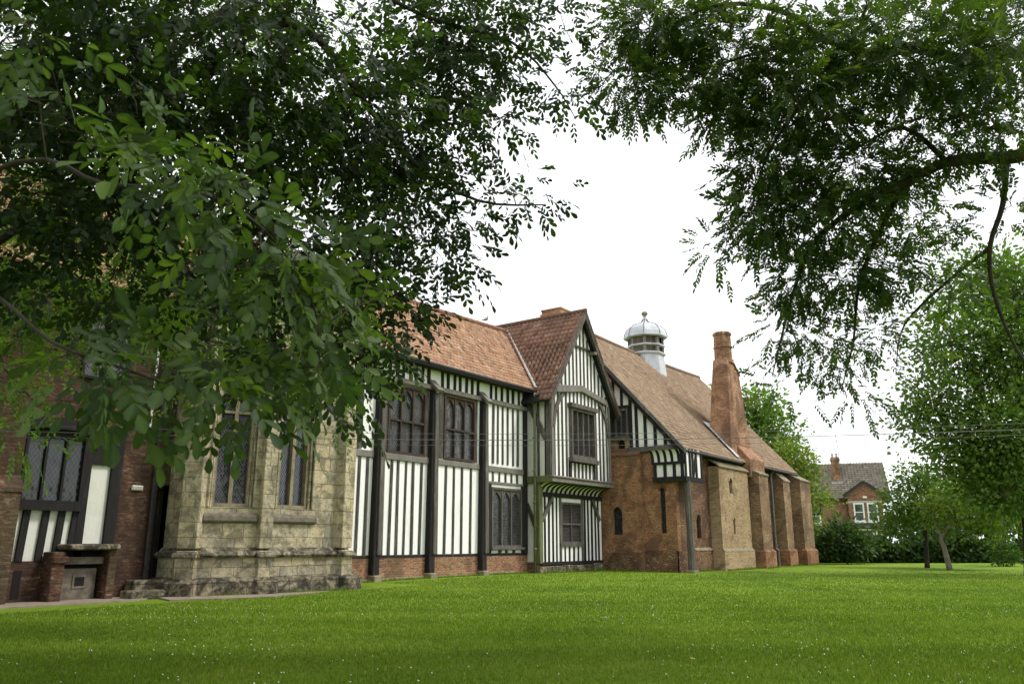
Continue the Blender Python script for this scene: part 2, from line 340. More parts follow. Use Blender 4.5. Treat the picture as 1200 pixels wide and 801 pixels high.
M['white'] = simple('white_paint', (0.8, 0.8, 0.78), 0.5)
M['bark'] = simple('bark', (0.03, 0.024, 0.019), 0.95, (0.065, 0.055, 0.045), 5, bump=0.8)
M['bark_pale'] = simple('pale_bark', (0.16, 0.14, 0.11), 0.95, (0.28, 0.24, 0.19), 5, bump=0.8)
M['twig'] = simple('twig_bark', (0.035, 0.028, 0.02), 0.9, (0.07, 0.06, 0.04), 12)
M['cable'] = simple('grey_cable', (0.2, 0.2, 0.2), 0.7)

# ---------------------------------------------------------------- the ground
def gz(x, y):
    s = np.clip((y - 13) / 6.0, 0, 1); s = s * s * (3 - 2 * s)
    b = np.exp(-((x - 26) / 9.0) ** 2)
    return 0.10 * s * b + 0.012 * np.sin(x * 0.35 + 1) * np.cos(y * 0.3)
def lawn():
    a = np.concatenate([np.linspace(-400, -12, 20), np.linspace(-11, 75, 120), np.linspace(78, 600, 24)])
    b = np.concatenate([np.linspace(-400, -22, 20), np.linspace(-21, 40, 90), np.linspace(42, 500, 24)])
    X, Y = np.meshgrid(a, b, indexing='ij'); V = np.stack([X, Y, gz(X, Y)], -1).reshape(-1, 3)
    nb = len(b); i, j = np.meshgrid(np.arange(len(a) - 1), np.arange(nb - 1), indexing='ij'); q = (i * nb + j).ravel()
    F = np.stack([q, q + nb, q + nb + 1, q + 1], 1)
    m = NM('lawn_grass', 0.9, 0.1)
    c = m.mix(m.ramp(m.noise(0.5, 8, 0.7), [(0.3, 0), (0.7, 1)]), (0.145, 0.235, 0.018), (0.225, 0.325, 0.026))
    c = m.mix(m.ramp(m.noise(3.5, 8, 0.75), [(0.35, 0), (0.7, 0.85)]), c, (0.085, 0.165, 0.015))
    c = m.mix(m.ramp(m.noise(28, 5, 0.8, stretch=(1, 1, 1)), [(0.44, 0), (0.66, 0.85)]), c, (0.24, 0.34, 0.04))
    c = m.mix(m.ramp(m.noise(0.23, 6, 0.7, dist=0.8), [(0.52, 0), (0.6, 0.7)]), c, (0.065, 0.135, 0.014))
    h = m.math('ADD', m.noise(45, 6, 0.8), m.math('MULTIPLY', m.noise(5, 6, 0.7), 2.0))
    m.bump(h, 0.8, 0.05)
    o = np_mesh('lawn', V, F, m.col(c), smooth=True); tag(o, 'wide mown green lawn in front of the old hall', 'lawn', kind='structure')
lawn()
def poly_slab(name, pts, z, t, mat, **k):
    mb = MB(); mb.prism([(x, y, z - t) for x, y in pts], (0, 0, t)); o = mb.build(name, mat); tag(o, **k); return o
poly_slab('stone_path', [(11.0, 17.55), (12.0, 17.0), (12.9, 16.75), (13.3, 16.55), (14.2, 16.85), (15.2, 17.0), (15.9, 17.5), (14.2, 17.75), (12.2, 18.4), (11.3, 18.5)], 0.035, 0.06, M['slab'], label='worn flat sandstone paving at the foot of the stone bay', cat='path', kind='structure')
poly_slab('pavement', [(6.6, 18.35), (10.6, 18.2), (11.1, 18.6), (11.1, 19.58), (6.6, 19.58)], 0.03, 0.06, M['slab'], label='mossy paving strip below the small timbered window wall', cat='path', kind='structure')

def blades():
    N = 560000
    F = (np.sqrt(6.2) + rng.random(N) * (np.sqrt(40) - np.sqrt(6.2))) ** 2
    r = (rng.random(N) - 0.5) * 1.55 * F
    x = F * HC + r * HS; y = F * HS - r * HC
    lim = np.where(x < 19, 17.0, np.where(x < 34, 18.5, 14.3))
    k = (y < lim) & (rng.random(N) < np.clip((40 - F) / 26, 0, 1)); x, y, F = x[k], y[k], F[k]; n = len(x)
    z = gz(x, y)
    cl = 0.5 + 0.5 * np.sin(x * 2.1 + 3 * np.sin(y * 1.3)) * np.sin(y * 2.6 + 2 * np.sin(x * 0.9))
    h = (0.022 + 0.028 * rng.random(n)) * (0.75 + 0.6 * cl)
    wd = 0.0028 + 0.00045 * F; a = rng.random(n) * 2 * np.pi; ln = (rng.random((n, 2)) - 0.5) * 0.05
    V = np.empty((n, 3, 3))
    V[:, 0] = np.stack([x - np.cos(a) * wd, y - np.sin(a) * wd, z - 0.003], 1)
    V[:, 1] = np.stack([x + np.cos(a) * wd, y + np.sin(a) * wd, z - 0.003], 1)
    V[:, 2] = np.stack([x + ln[:, 0], y + ln[:, 1], z + h], 1)
    pt = np.sin(x * 0.83 + 2 * np.sin(y * 0.5)) * np.sin(y * 0.7 + 1.5 * np.sin(x * 0.4 + 2)) + 0.5 * np.sin(x * 2.3 + y * 1.9)
    t = np.clip(rng.normal(0.42, 0.2, n) + 0.2 * (cl - 0.5) + 0.14 * pt, 0, 1)
    m = leaf_mat('grass_blade', [(0, (0.075, 0.135, 0.014)), (0.45, (0.15, 0.24, 0.018)), (0.85, (0.24, 0.33, 0.038)), (1, (0.38, 0.38, 0.14))], 0.3, 0.6, 0.15, (1.1, 1.2, 0.6))
    o = np_mesh('grass', V.reshape(-1, 3), np.arange(n * 3).reshape(-1, 3), m, tint=np.repeat(t, 3))
    tag(o, 'short mown grass blades over the near lawn', 'grass', kind='stuff')
blades()
def wall_foot():
    segs = [((16.3, 17.3), (18.0, 18.9)), ((18.0, 19.35), (28.2, 19.35)), ((28.5, 18.85), (33.7, 18.85)), ((33.85, 18.8), (33.85, 17.0)), ((34.05, 16.9), (34.05, 15.4)), ((34.7, 15.25), (38.1, 15.25)), ((38.1, 14.68), (42.4, 14.68)), ((42.6, 14.2), (44.4, 14.2)), ((44.5, 15.2), (47.7, 15.2)), ((47.7, 14.5), (49.3, 14.5)), ((49.8, 14.15), (52.3, 14.15)), ((12.0, 18.0), (16.2, 17.2))]
    P_ = []
    for a, b in segs:
        a, b = np.array(a), np.array(b); L = np.linalg.norm(b - a); n = int(L * 260); t = rng.random(n); nrm = np.array([(b - a)[1], -(b - a)[0]]) / L
        P_.append(a + t[:, None] * (b - a) + nrm * (rng.random(n) ** 1.5 * 0.16 - 0.03)[:, None])
    p = np.concatenate(P_); n = len(p); h = 0.04 + 0.09 * rng.random(n) ** 2 * (0.6 + 0.8 * np.abs(np.sin(p[:, 0] * 2.1))); a = rng.random(n) * 6.28; z = gz(p[:, 0], p[:, 1]); w_ = 0.008
    V = np.empty((n, 3, 3)); V[:, 0] = np.stack([p[:, 0] - np.cos(a) * w_, p[:, 1] - np.sin(a) * w_, z - .01], 1); V[:, 1] = np.stack([p[:, 0] + np.cos(a) * w_, p[:, 1] + np.sin(a) * w_, z - .01], 1)
    V[:, 2] = np.stack([p[:, 0] + rng.normal(0, .03, n), p[:, 1] + rng.normal(0, .03, n), z + h], 1)
    o = np_mesh('long_grass', V.reshape(-1, 3), np.arange(n * 3).reshape(-1, 3), bpy.data.materials['grass_blade'], tint=np.repeat(np.clip(rng.normal(.35, .2, n), 0, 1), 3)); tag(o, 'unmown fringe of longer grass along the foot of the walls', 'grass', kind='stuff')
wall_foot()
def daisies():
    n = 1500; F = 7 + rng.random(n) ** 0.8 * 16; r = (rng.random(n) - 0.5) * 1.4 * F
    x = F * HC + r * HS; y = F * HS - r * HC
    cl = np.sin(x * 0.7 + 1) * np.sin(y * 0.55 + 0.4) + rng.normal(0, 0.5, n)
    k = (cl > 0.25) & (y < np.where(x < 19, 16.6, np.where(x < 34, 18.4, 14))); x, y = x[k], y[k]; n = len(x)
    z = gz(x, y) + 0.03 + rng.random(n) * 0.02
    a = np.arange(6) / 6 * 2 * np.pi; rr = 0.004 + rng.random(n) * 0.005
    ring = np.stack([x[:, None] + rr[:, None] * np.cos(a), y[:, None] + rr[:, None] * np.sin(a), np.repeat(z[:, None], 6, 1) + 0.004 * np.sin(a)], -1)
    c = np.stack([x, y, z + 0.006], -1)[:, None]; V = np.concatenate([ring, c], 1).reshape(-1, 3)
    b = (np.arange(n) * 7)[:, None, None]; f = np.array([[i, (i + 1) % 6, 6] for i in range(6)])[None] + b
    o = np_mesh('daisies', V, f.reshape(-1, 3), M['white']); tag(o, 'tiny white daisies and clover scattered across the lawn', 'flowers', kind='stuff')
daisies()
my = simple('yellow_leaf', (0.5, 0.33, 0.05), 0.6, (0.35, 0.2, 0.04), 20)
LEAVES = [(440, 748, 'yellow fallen leaf on the lawn below the first tall window of the hall'), (265, 748, 'yellow fallen leaf on the grass below the stone bay'), (60, 772, 'yellow fallen leaf nearest the bottom left corner of the lawn'),
          (811, 775, 'yellow fallen leaf on the near lawn below the chimney'), (590, 700, 'yellow fallen leaf on the grass closest to the ground floor hall window'), (970, 764, 'yellow fallen leaf on the near lawn below the brick house'),
          (1020, 706, 'yellow fallen leaf farthest out on the lawn towards the small trees'), (1166, 778, 'yellow fallen leaf nearest the bottom right corner of the lawn')]
for i, (px, py, lab_) in enumerate(LEAVES):
    F = None
    r_ = px - 600; p_ = 400.5 - py; FF = FPX * math.cos(TILT) - p_ * math.sin(TILT); ZZ = FPX * math.sin(TILT) + p_ * math.cos(TILT)
    c = at(px, py, -EYE / ZZ * FF); a = rnd.random() * 6.28; z = float(gz(c.x, c.y)) + 0.045; L = 0.035 + rnd.random() * 0.02
    d = Vector((math.cos(a), math.sin(a), 0.1)); e = Vector((-math.sin(a), math.cos(a), 0.25)); o_ = Vector((c.x, c.y, z))
    mb = MB(); mb.add([o_ - d * L, o_ - e * L * 0.5, o_ + d * L, o_ + e * L * 0.5, o_ + Vector((0, 0, 0.008))], [(0, 1, 4), (1, 2, 4), (2, 3, 4), (3, 0, 4)])
    tag(mb.build('fallen_leaf', my, recalc=False), lab_, 'leaf', 'fallen leaves on the lawn')

# ---------------------------------------------------------------- building helpers
class PL:
    """a vertical wall plane: s along t, d outward, z up"""
    def __init__(s, ox, oy, tx, ty):
        L = math.hypot(tx, ty); s.o = Vector((ox, oy, 0)); s.t = Vector((tx / L, ty / L, 0)); s.n = Vector((s.t.y, -s.t.x, 0)); s.L = L
    def p(s, a, z, d=0): return s.o + s.t * a + s.n * d + Vector((0, 0, z))
def front(y): return PL(0, y, 1, 0)                 # faces -Y, s = X
class LeftPL(PL):
    def __init__(s, x): s.o = Vector((x, 0, 0)); s.t = Vector((0, 1, 0)); s.n = Vector((-1, 0, 0)); s.L = 1   # faces -X, s = Y
def pbox(mb, P, a0, a1, z0, z1, d0, d1):
    mb.hexa([P.p(a0, z0, d0), P.p(a1, z0, d0), P.p(a1, z0, d1), P.p(a0, z0, d1), P.p(a0, z1, d0), P.p(a1, z1, d0), P.p(a1, z1, d1), P.p(a0, z1, d1)])
def pbeam(mb, P, a0, z0, a1, z1, wd, d0, d1, w2=None):
    mb.beam(P.p(a0, z0, d0), P.p(a1, z1, d0), wd, d1 - d0, side=P.n, w2=w2)
def wall_holes(mb, P, a0, a1, z0, z1, holes, depth=0.25, th=0.3):
    """wall face with real openings: cells round the holes, reveals inside them, a back slab"""
    As = sorted({a0, a1, *[h[0] for h in holes], *[h[1] for h in holes]}); Zs = sorted({z0, z1, *[h[2] for h in holes], *[h[3] for h in holes]})
    for i in range(len(As) - 1):
        for j in range(len(Zs) - 1):
            ca, cz = (As[i] + As[i + 1]) / 2, (Zs[j] + Zs[j + 1]) / 2
            if any(h[0] < ca < h[1] and h[2] < cz < h[3] for h in holes): continue
            mb.quad(P.p(As[i], Zs[j]), P.p(As[i + 1], Zs[j]), P.p(As[i + 1], Zs[j + 1]), P.p(As[i], Zs[j + 1]))
    for h in holes:
        b0, b1, c0, c1 = h[:4]
        mb.quad(P.p(b0, c0), P.p(b0, c1), P.p(b0, c1, -depth), P.p(b0, c0, -depth)); mb.quad(P.p(b1, c0), P.p(b1, c0, -depth), P.p(b1, c1, -depth), P.p(b1, c1))
        mb.quad(P.p(b0, c0), P.p(b0, c0, -depth), P.p(b1, c0, -depth), P.p(b1, c0)); mb.quad(P.p(b0, c1), P.p(b1, c1), P.p(b1, c1, -depth), P.p(b0, c1, -depth))
    mb.quad(P.p(a0, z0), P.p(a0, z1), P.p(a0, z1, -th), P.p(a0, z0, -th)); mb.quad(P.p(a1, z0), P.p(a1, z0, -th), P.p(a1, z1, -th), P.p(a1, z1))
    mb.quad(P.p(a0, z1), P.p(a1, z1), P.p(a1, z1, -th), P.p(a0, z1, -th))
def arc_pts(a0, a1, zs, rise, n=10, pointed=0.0):
    c = (a0 + a1) / 2; h = (a1 - a0) / 2; out = []
    for k in range(n + 1):
        t = math.pi * (1 - k / n); x = math.cos(t); z = math.sin(t)
        if pointed: z = z * (1 - pointed) + (1 - abs(x)) * pointed
        out.append((c + h * x, zs + rise * z))
    return out
def spandrel(mb, P, a0, a1, zs, z1, rise, d0, d1, pointed=0.3):
    """fills the corners above an arch inside a square-headed opening"""
    pts = arc_pts(a0, a1, zs, rise, 10, pointed); mid = (a0 + a1) / 2
    Lp = [q for q in pts if q[0] <= mid + 1e-6]; Rp = [q for q in pts if q[0] >= mid - 1e-6]
    for side, corner in ((Lp, (a0, z1)), (Rp, (a1, z1))):
        poly = [P.p(a, z, d0) for a, z in side]
        if side is Lp: poly += [P.p(mid, z1, d0), P.p(a0, z1, d0)]
        else: poly += [P.p(a1, z1, d0), P.p(mid, z1, d0)]
        mb.prism(poly, P.n * (d1 - d0))
def window(parent, P, a0, a1, z0, z1, lights=3, transom=None, arch=True, fw=0.09, mw=0.055, d=-0.02, dep=0.1, fmat='brown', gmat='lattice', name='window', head=None, sill=None, smat='grey'):
    mb = MB()
    pbox(mb, P, a0, a0 + fw, z0, z1, d, d + dep); pbox(mb, P, a1 - fw, a1, z0, z1, d, d + dep)
    pbox(mb, P, a0 + fw, a1 - fw, z1 - fw, z1, d, d + dep); pbox(mb, P, a0 + fw, a1 - fw, z0, z0 + fw, d, d + dep)
    iw = (a1 - a0 - 2 * fw - (lights - 1) * mw) / lights
    for k in range(lights):
        b0 = a0 + fw + k * (iw + mw)
        if k: pbox(mb, P, b0 - mw, b0, z0 + fw, z1 - fw, d, d + dep * 0.8)
        if arch:
            rise = iw * 0.62
            spandrel(mb, P, b0, b0 + iw, z1 - fw - rise * 1.25, z1 - fw, rise, d + 0.01, d + dep * 0.55, 0.45)
        if transom:
            pbox(mb, P, b0, b0 + iw, transom - 0.035, transom + 0.035, d, d + dep * 0.9)
    w_ = mb.build(name, M[fmat], parent)
    g = MB(); g.quad(P.p(a0 + fw * 0.5, z0 + fw * 0.5, d + 0.005), P.p(a1 - fw * 0.5, z0 + fw * 0.5, d + 0.005), P.p(a1 - fw * 0.5, z1 - fw * 0.5, d + 0.005), P.p(a0 + fw * 0.5, z1 - fw * 0.5, d + 0.005))
    go = g.build('pane', M[gmat], w_, recalc=False)
    # face outward
    if go.data.polygons[0].normal.dot(P.n) < 0: go.data.flip_normals()
    if sill:
        s_ = MB(); pbox(s_, P, a0 - 0.08, a1 + 0.08, z0 - sill, z0, d + 0.005, d + dep + 0.1); s_.build('sill', M[smat], w_, bevel=0.015)
    if head:
        s_ = MB(); pbox(s_, P, a0 - 0.1, a1 + 0.1, z1, z1 + head, d + 0.005, d + dep + 0.09); s_.build('hood', M[smat], w_, bevel=0.015)
    return w_
def studs(mb, P, a0, a1, z0, z1, n, wd=0.11, d0=0.0, d1=0.035, jit=0.028, ends=False, top=None):
    for k in range(n):
        f = (k + 1) / (n + 1) if not ends else k / (n - 1)
        a = a0 + (a1 - a0) * f + rnd.uniform(-jit, jit); w_ = wd * rnd.uniform(0.82, 1.15)
        zt = top(a) if top else z1
        if zt - z0 < 0.1: continue
        pbeam(mb, P, a, z0, a + rnd.uniform(-jit, jit), zt, w_, d0, d1 + rnd.uniform(0, 0.01), w2=w_ * rnd.uniform(0.9, 1.1))
def plate(mb, P, a0, a1, z0, z1, d0, d1): pbox(mb, P, a0, a1, z0, z1, d0, d1)
def tile_roof(name, mat, parent, O, U, S, tw=0.24, th=0.3, amp=0.03, lift=0.03, keep=None, jit=0.006, plain=False, sag=0.0):
    """O eave start, U along the eave (full length), S up the slope (full length)"""
    O, U, S = Vector(O), Vector(U), Vector(S); nu, ns = int(U.length / tw), int(S.length / th)
    tw, th = U.length / nu, S.length / ns; u = np.array(U.normalized()); s = np.array(S.normalized()); n = np.cross(u, s)
    if n[2] < 0: n = -n
    if plain: xs = np.array([0.02, 0.5, 0.98]) * tw; pr = np.array([0, 0.004, 0])
    else: xs = np.array([0, 0.2, 0.45, 0.7, 0.88, 1.0]) * tw; pr = amp * np.array([0.55, -0.35, -0.75, 0.15, 1.0, 0.55])
    i, j = np.meshgrid(np.arange(nu), np.arange(ns), indexing='ij'); i, j = i.ravel(), j.ravel()
    off = np.where(j % 2 == 0, 0, tw * 0.5) if plain else 0
    if keep is not None:
        C = np.array(O) + np.outer((i + 0.5) * tw, u) + np.outer((j + 0.5) * th, s); k = keep(C); i, j = i[k], j[k]
        off = off[k] if plain else 0
    nt_ = len(i); K = len(xs)
    x0 = i * tw + off + rng.normal(0, jit, nt_); y0 = j * th + rng.normal(0, jit, nt_); z0 = rng.normal(0, 0.003, nt_)
    sagf = 0.035 * np.sin(x0 * 0.55 + 0.7) * np.sin(y0 * 0.6 + 0.4) - sag * np.sin(np.pi * np.clip(x0 / (nu * tw), 0, 1)) * (0.35 + 0.65 * y0 / (ns * th))
    rows = []
    for (dy, dz, prf) in ((0, -0.025, 0), (0, lift, 1), (th * 1.12, 0.0, 1)):
        X = x0[:, None] + xs; Yy = (y0 + dy)[:, None] + 0 * xs; Z = (z0 + sagf)[:, None] + dz + pr * prf
        rows.append(np.array(O) + X[..., None] * u + Yy[..., None] * s + Z[..., None] * n)
    V = np.stack(rows, 1).reshape(-1, 3)
    f = [[r * K + k, r * K + k + 1, (r + 1) * K + k + 1, (r + 1) * K + k] for r in range(2) for k in range(K - 1)]
    F = (np.array(f)[None] + (np.arange(nt_) * 3 * K)[:, None, None]).reshape(-1, 4)
    t = np.clip(rng.normal(0.5, 0.2, nt_) - 0.25 * (rng.random(nt_) < 0.06), 0, 1)
    return np_mesh(name, V, F, M[mat], parent, tint=np.repeat(t, 3 * K), smooth=False)

# ================================================================ GREAT HALL (close-studded range)
EAV = 7.85; RID = 11.45; YR = 22.55
hall = thing('great_hall', (23, 19.6, 0), 'long close-studded black and white hall under an orange pantile roof, with tall traceried windows', 'building')
P = front(19.6)
X0, X1 = 17.0, 28.4
mb = MB()
holes = [(19.93, 21.78, 4.3, 6.72), (22.93, 24.72, 4.32, 6.75), (25.95, 27.9, 1.16, 3.42), (17.3, 18.55, 4.3, 6.72)]
wall_holes(mb, P, X0, X1, 0.84, EAV, holes, 0.12, 0.3); mb.build('plaster', M['plaster'], hall)
mb = MB(); pbox(mb, P, X0, X1, 0.14, 0.84, -0.3, 0.03); mb.build('brick_plinth', M['brick_base'], hall)
mb = MB()
x = X0
while x < X1:
    L = rnd.uniform(0.6, 1.1); pbox(mb, P, x + 0.01, min(x + L, X1), -0.15, 0.15 + rnd.uniform(-0.02, 0.05), -0.2, 0.1 + rnd.uniform(0, 0.03)); x += L
mb.build('stone_footing', M['coping'], hall, bevel=0.02)
# studs and rails
mb = MB()
studs(mb, P, 18.3, 19.35, 0.86, 4.12, 2, 0.1); studs(mb, P, 19.75, 22.05, 0.86, 4.12, 5, 0.105); studs(mb, P, 22.55, 25.05, 0.86, 4.12, 4, 0.105); 
mb.build('lower_studs', M['stud'], hall)
mb = MB()
studs(mb, P, 25.6, 28.1, 4.42, 6.82, 6, 0.12); studs(mb, P, 25.6, 28.1, 3.66, 4.16, 5, 0.11)
studs(mb, P, 25.95, 27.95, 0.86, 1.1, 3, 0.16)
pbox(mb, P, 21.85, 22.0, 4.35, 6.85, 0.0, 0.04); pbox(mb, P, 19.72, 19.86, 4.35, 6.85, 0, 0.04); pbox(mb, P, 22.6, 22.84, 4.35, 6.85, 0, 0.035); pbox(mb, P, 24.8, 24.92, 4.35, 6.85, 0, 0.04)
pbox(mb, P, 18.55, 18.7, 4.35, 6.85, 0, 0.04)
mb.build('upper_studs', M['stud'], hall)
mb = MB()
for a, b, n in ((17.2, 19.5, 6), (19.6, 22.3, 7), (22.4, 25.3, 7), (25.4, 28.2, 6)): studs(mb, P, a, b, 7.0, 7.8, n, 0.135)
mb.build('top_studs', M['black'], hall)
mb = MB()
pbox(mb, P, X0, X1, 6.84, 7.02, 0.005, 0.13); pbox(mb, P, 25.5, 28.1, 3.6, 3.7, 0.0, 0.06)
for a, b in ((17.2, 19.35), (19.7, 22.1), (22.5, 25.1), (25.5, 28.1)): pbox(mb, P, a, b, 4.08 + rnd.uniform(0, 0.03), 4.31, 0.0, 0.07)
mb.build('rail', M['silver'], hall, bevel=0.015)
mb = MB(); pbox(mb, P, X0, X1, 0.8, 0.9, 0.0, 0.035); pbox(mb, P, 25.62, 25.86, 0.9, 3.6, 0, 0.06); pbox(mb, P, 27.98, 28.14, 0.9, 3.6, 0, 0.06); mb.build('sill_beam', M['black'], hall)
mb = MB(); pbox(mb, P, X0, X1, 7.66, 7.84, 0.0, 0.1); mb.build('wall_plate', M['black'], hall)
for a, nm in ((19.42, 0), (22.18, 0), (25.22, 0)):
    mb = MB(); f = P.p
    # raking buttress post: narrow at the weathered head, thick at the foot
    mb.hexa([f(a - 0.2, 0.25, 0.0), f(a + 0.1, 0.25, 0.0), f(a + 0.1, 0.25, 0.27), f(a - 0.2, 0.25, 0.27),
             f(a - 0.14, 6.9, 0.0), f(a + 0.1, 6.9, 0.0), f(a + 0.1, 6.75, 0.2), f(a - 0.14, 6.75, 0.2)])
    po = mb.build('post', M['black'], hall, bevel=0.025)
    mb = MB(); mb.hexa([f(a - 0.19, 7.15, 0.0), f(a + 0.16, 7.15, 0.0), f(a + 0.16, 6.72, 0.42), f(a - 0.19, 6.72, 0.42), f(a - 0.19, 7.25, 0.0), f(a + 0.16, 7.25, 0.0), f(a + 0.16, 6.8, 0.5), f(a - 0.19, 6.8, 0.5)])
    mb.build('post_cap', M['silver'], po)
    mb = MB(); mb.hexa([f(a - 0.07, 0.9, 0.2), f(a + 0.19, 0.9, 0.02), f(a + 0.19, 0.9, 0.3), f(a - 0.07, 0.9, 0.33), f(a - 0.05, 6.74, 0.18), f(a + 0.16, 6.74, 0.02), f(a + 0.16, 6.74, 0.25), f(a - 0.05, 6.74, 0.27)])
    mb.build('post_cheek', M['grey'], po, bevel=0.02)
    mb = MB(); pbox(mb, P, a - 0.24, a + 0.14, -0.1, 0.27, 0.02, 0.38); mb.build('pad_stone', M['coping'], po, bevel=0.03)
mb = MB(); pbox(mb, P, 28.1, 28.36, 0.85, 7.66, 0.0, 0.1); mb.build('corner_post', M['black'], hall, bevel=0.02)
window(hall, P, 19.88, 21.84, 4.32, 6.8, 3, 5.5, fmat='brown', d=-0.08, dep=0.14)
window(hall, P, 22.88, 24.78, 4.34, 6.82, 3, 5.5, fmat='brown', d=-0.08, dep=0.14)
window(hall, P, 17.3, 18.55, 4.32, 6.8, 2, 5.5, fmat='brown', d=-0.08, dep=0.14)
window(hall, P, 25.88, 27.96, 1.12, 3.48, 3, None, fmat='grey', gmat='mesh_glass', d=-0.06, dep=0.13, sill=0.1, mw=0.07)
# roof: eaves, tiles, ridge
sl = Vector((0, YR - 19.15, RID - 7.8)); up = sl.normalized()
mb = MB(); n_ = Vector((0, -up.z, up.y))
mb.prism([Vector((14.5, 19.15, 7.8)) - n_ * 0.17, Vector((29.6, 19.15, 7.8)) - n_ * 0.17, Vector((31.0, YR, RID)) - n_ * 0.17, Vector((14.5, YR, RID)) - n_ * 0.17], -n_ * 0.12)
mb.build('roof_deck', M['black'], hall)
mb = MB(); mb.prism([Vector((14.5, YR, RID - 0.2)), Vector((31, YR, RID - 0.2)), Vector((31, 26.2, 7.6)), Vector((14.5, 26.2, 7.6))], (0, 0, -0.12)); mb.build('rear_roof', M['tile_orange'], hall)
tile_roof('roof', 'tile_orange', hall, (14.5, 19.1, 7.76), (16.6, 0, 0), (0, YR - 19.1, RID - 7.76), 0.2, 0.25, 0.026,
          keep=lambda C: C[:, 0] < 28.25 + (C[:, 2] - 7.8) * 0.80, sag=0.14)
mb = MB(); x = 14.5
while x < 30.6:
    zz = -0.2 * math.sin(math.pi * (x - 14.5) / 16.6); mb.tube([(x, YR, RID + 0.03 + zz), (x + 0.42, YR, RID + 0.045 + zz + rnd.uniform(-0.012, 0.012))], [0.13, 0.12], 10); x += 0.4
mb.build('ridge_tiles', M['tile_orange'], hall)
mb = MB(); mb.prism([Vector((28.25, 19.06, 7.83)), Vector((28.5, 19.06, 7.83)), Vector((31.12, 22.5, 11.6)), Vector((30.86, 22.5, 11.6))], n_ * 0.06); mb.build('valley_flashing', M['mortar'], hall)
mb = MB(); mb.tube([(14.5, 19.02, 7.7), (28.3, 19.02, 7.68)], 0.06, 8); mb.build('gutter', M['iron'], hall)
mb = MB(); pbox(mb, P, X0, 28.4, 7.6, 7.74, 0.1, 0.45); mb.build('soffit', M['black'], hall)
mb = MB(); mb.box(14.6, 28.2, 19.9, 26.1, 0, 7.7); mb.build('rear_wall', M['brick_dark'], hall)

# ================================================================ GABLED CROSS WING
wing = thing('gabled_wing', (31, 19, 0), 'tall jettied black and white gable with a coved overhang and dark red pantile roof', 'building')
WX0, WX1, WC = 28.4, 33.55, 30.98
UY, LY = 18.35, 19.05
PU = front(UY); PLo = front(LY); PS = LeftPL(WX0)
AP = 11.62; GE = 7.72
slope = (AP - GE) / (WC - WX0)
gtop = lambda a: AP - abs(a - WC) * slope - 0.12
# plaster of the upper front
mb = MB(); wall_holes(mb, PU, WX0, WX1, 3.95, GE, [(29.92, 31.98, 4.95, 7.1)], 0.14, 0.3)
mb.prism([PU.p(WX0, GE), PU.p(WX1, GE), PU.p(WC, AP)], (0, 0.2, 0)); mb.build('plaster', M['plaster'], wing)
mb = MB()
for k in range(15):
    a = WX0 + 0.3 + k * 0.325 + rnd.uniform(-0.015, 0.015)
    if a > WX1 - 0.1: break
    if 29.7 < a < 32.25:
        pbeam(mb, PU, a, 7.35, a, gtop(a), 0.1, 0, 0.035)
        pbeam(mb, PU, a, 3.98, a, 4.74, 0.12, 0, 0.04)
    else: pbeam(mb, PU, a, 3.98, a + rnd.uniform(-0.02, 0.02), gtop(a), 0.115, 0, 0.035)
mb.build('gable_studs', M['stud'], wing)
mb = MB(); pbox(mb, PU, WX0, WX0 + 0.2, 3.98, GE, 0.0, 0.07); pbox(mb, PU, WX1 - 0.14, WX1, 3.98, GE - 0.1, 0.0, 0.07); mb.build('corner_posts', M['silver'], wing)
mb = MB()
mb.add([PU.p(a, z, d) for a, z, d in ((28.75, 7.62, 0.04), (30.9, 7.95, 0.04), (33.2, 7.6, 0.04), (33.2, 7.85, 0.04), (30.9, 8.25, 0.04), (28.75, 7.95, 0.04), (28.75, 7.62, 0.16), (30.9, 7.95, 0.16), (33.2, 7.6, 0.16), (33.2, 7.85, 0.16), (30.9, 8.25, 0.16), (28.75, 7.95, 0.16))],
       [(5, 4, 3, 2, 1, 0), (6, 7, 8, 9, 10, 11), (0, 1, 7, 6), (1, 2, 8, 7), (2, 3, 9, 8), (3, 4, 10, 9), (4, 5, 11, 10), (5, 0, 6, 11)])
mb.build('tie_beam', M['silver'], wing, bevel=0.02)
mb = MB(); pbox(mb, PU, WC - 1.0, WC + 1.0, 10.0, 10.1, 0.03, 0.08); mb.build('collar', M['stud'], wing)
for s_ in (-1, 1):
    mb = MB(); a0 = WC + s_ * 2.42; a1 = WC + s_ * 1.55
    pts = [(a0, 6.1), (a0 - s_ * 0.14, 6.8), (a0 - s_ * 0.48, 7.35), (a1 + 0 * s_, 7.72)]
    for q in range(3): pbeam(mb, PU, *pts[q], *pts[q + 1], 0.2, 0.045, 0.09)
    mb.build('brace', M['grey'], wing)
window(wing, PU, 29.9, 32.0, 4.93, 7.12, 4, None, arch=False, fmat='grey', gmat='lattice', d=-0.04, dep=0.2, head=0.2, sill=0.2, fw=0.12)
mb = MB(); pbox(mb, PU, 29.85, 32.05, 4.72 - 0.02, 4.75, 0, 0.06); pbox(mb, PU, 29.82, 29.94, 3.98, 4.72, 0, 0.06); pbox(mb, PU, 31.96, 32.08, 3.98, 4.72, 0, 0.06); mb.build('window_posts', M['black'], wing)
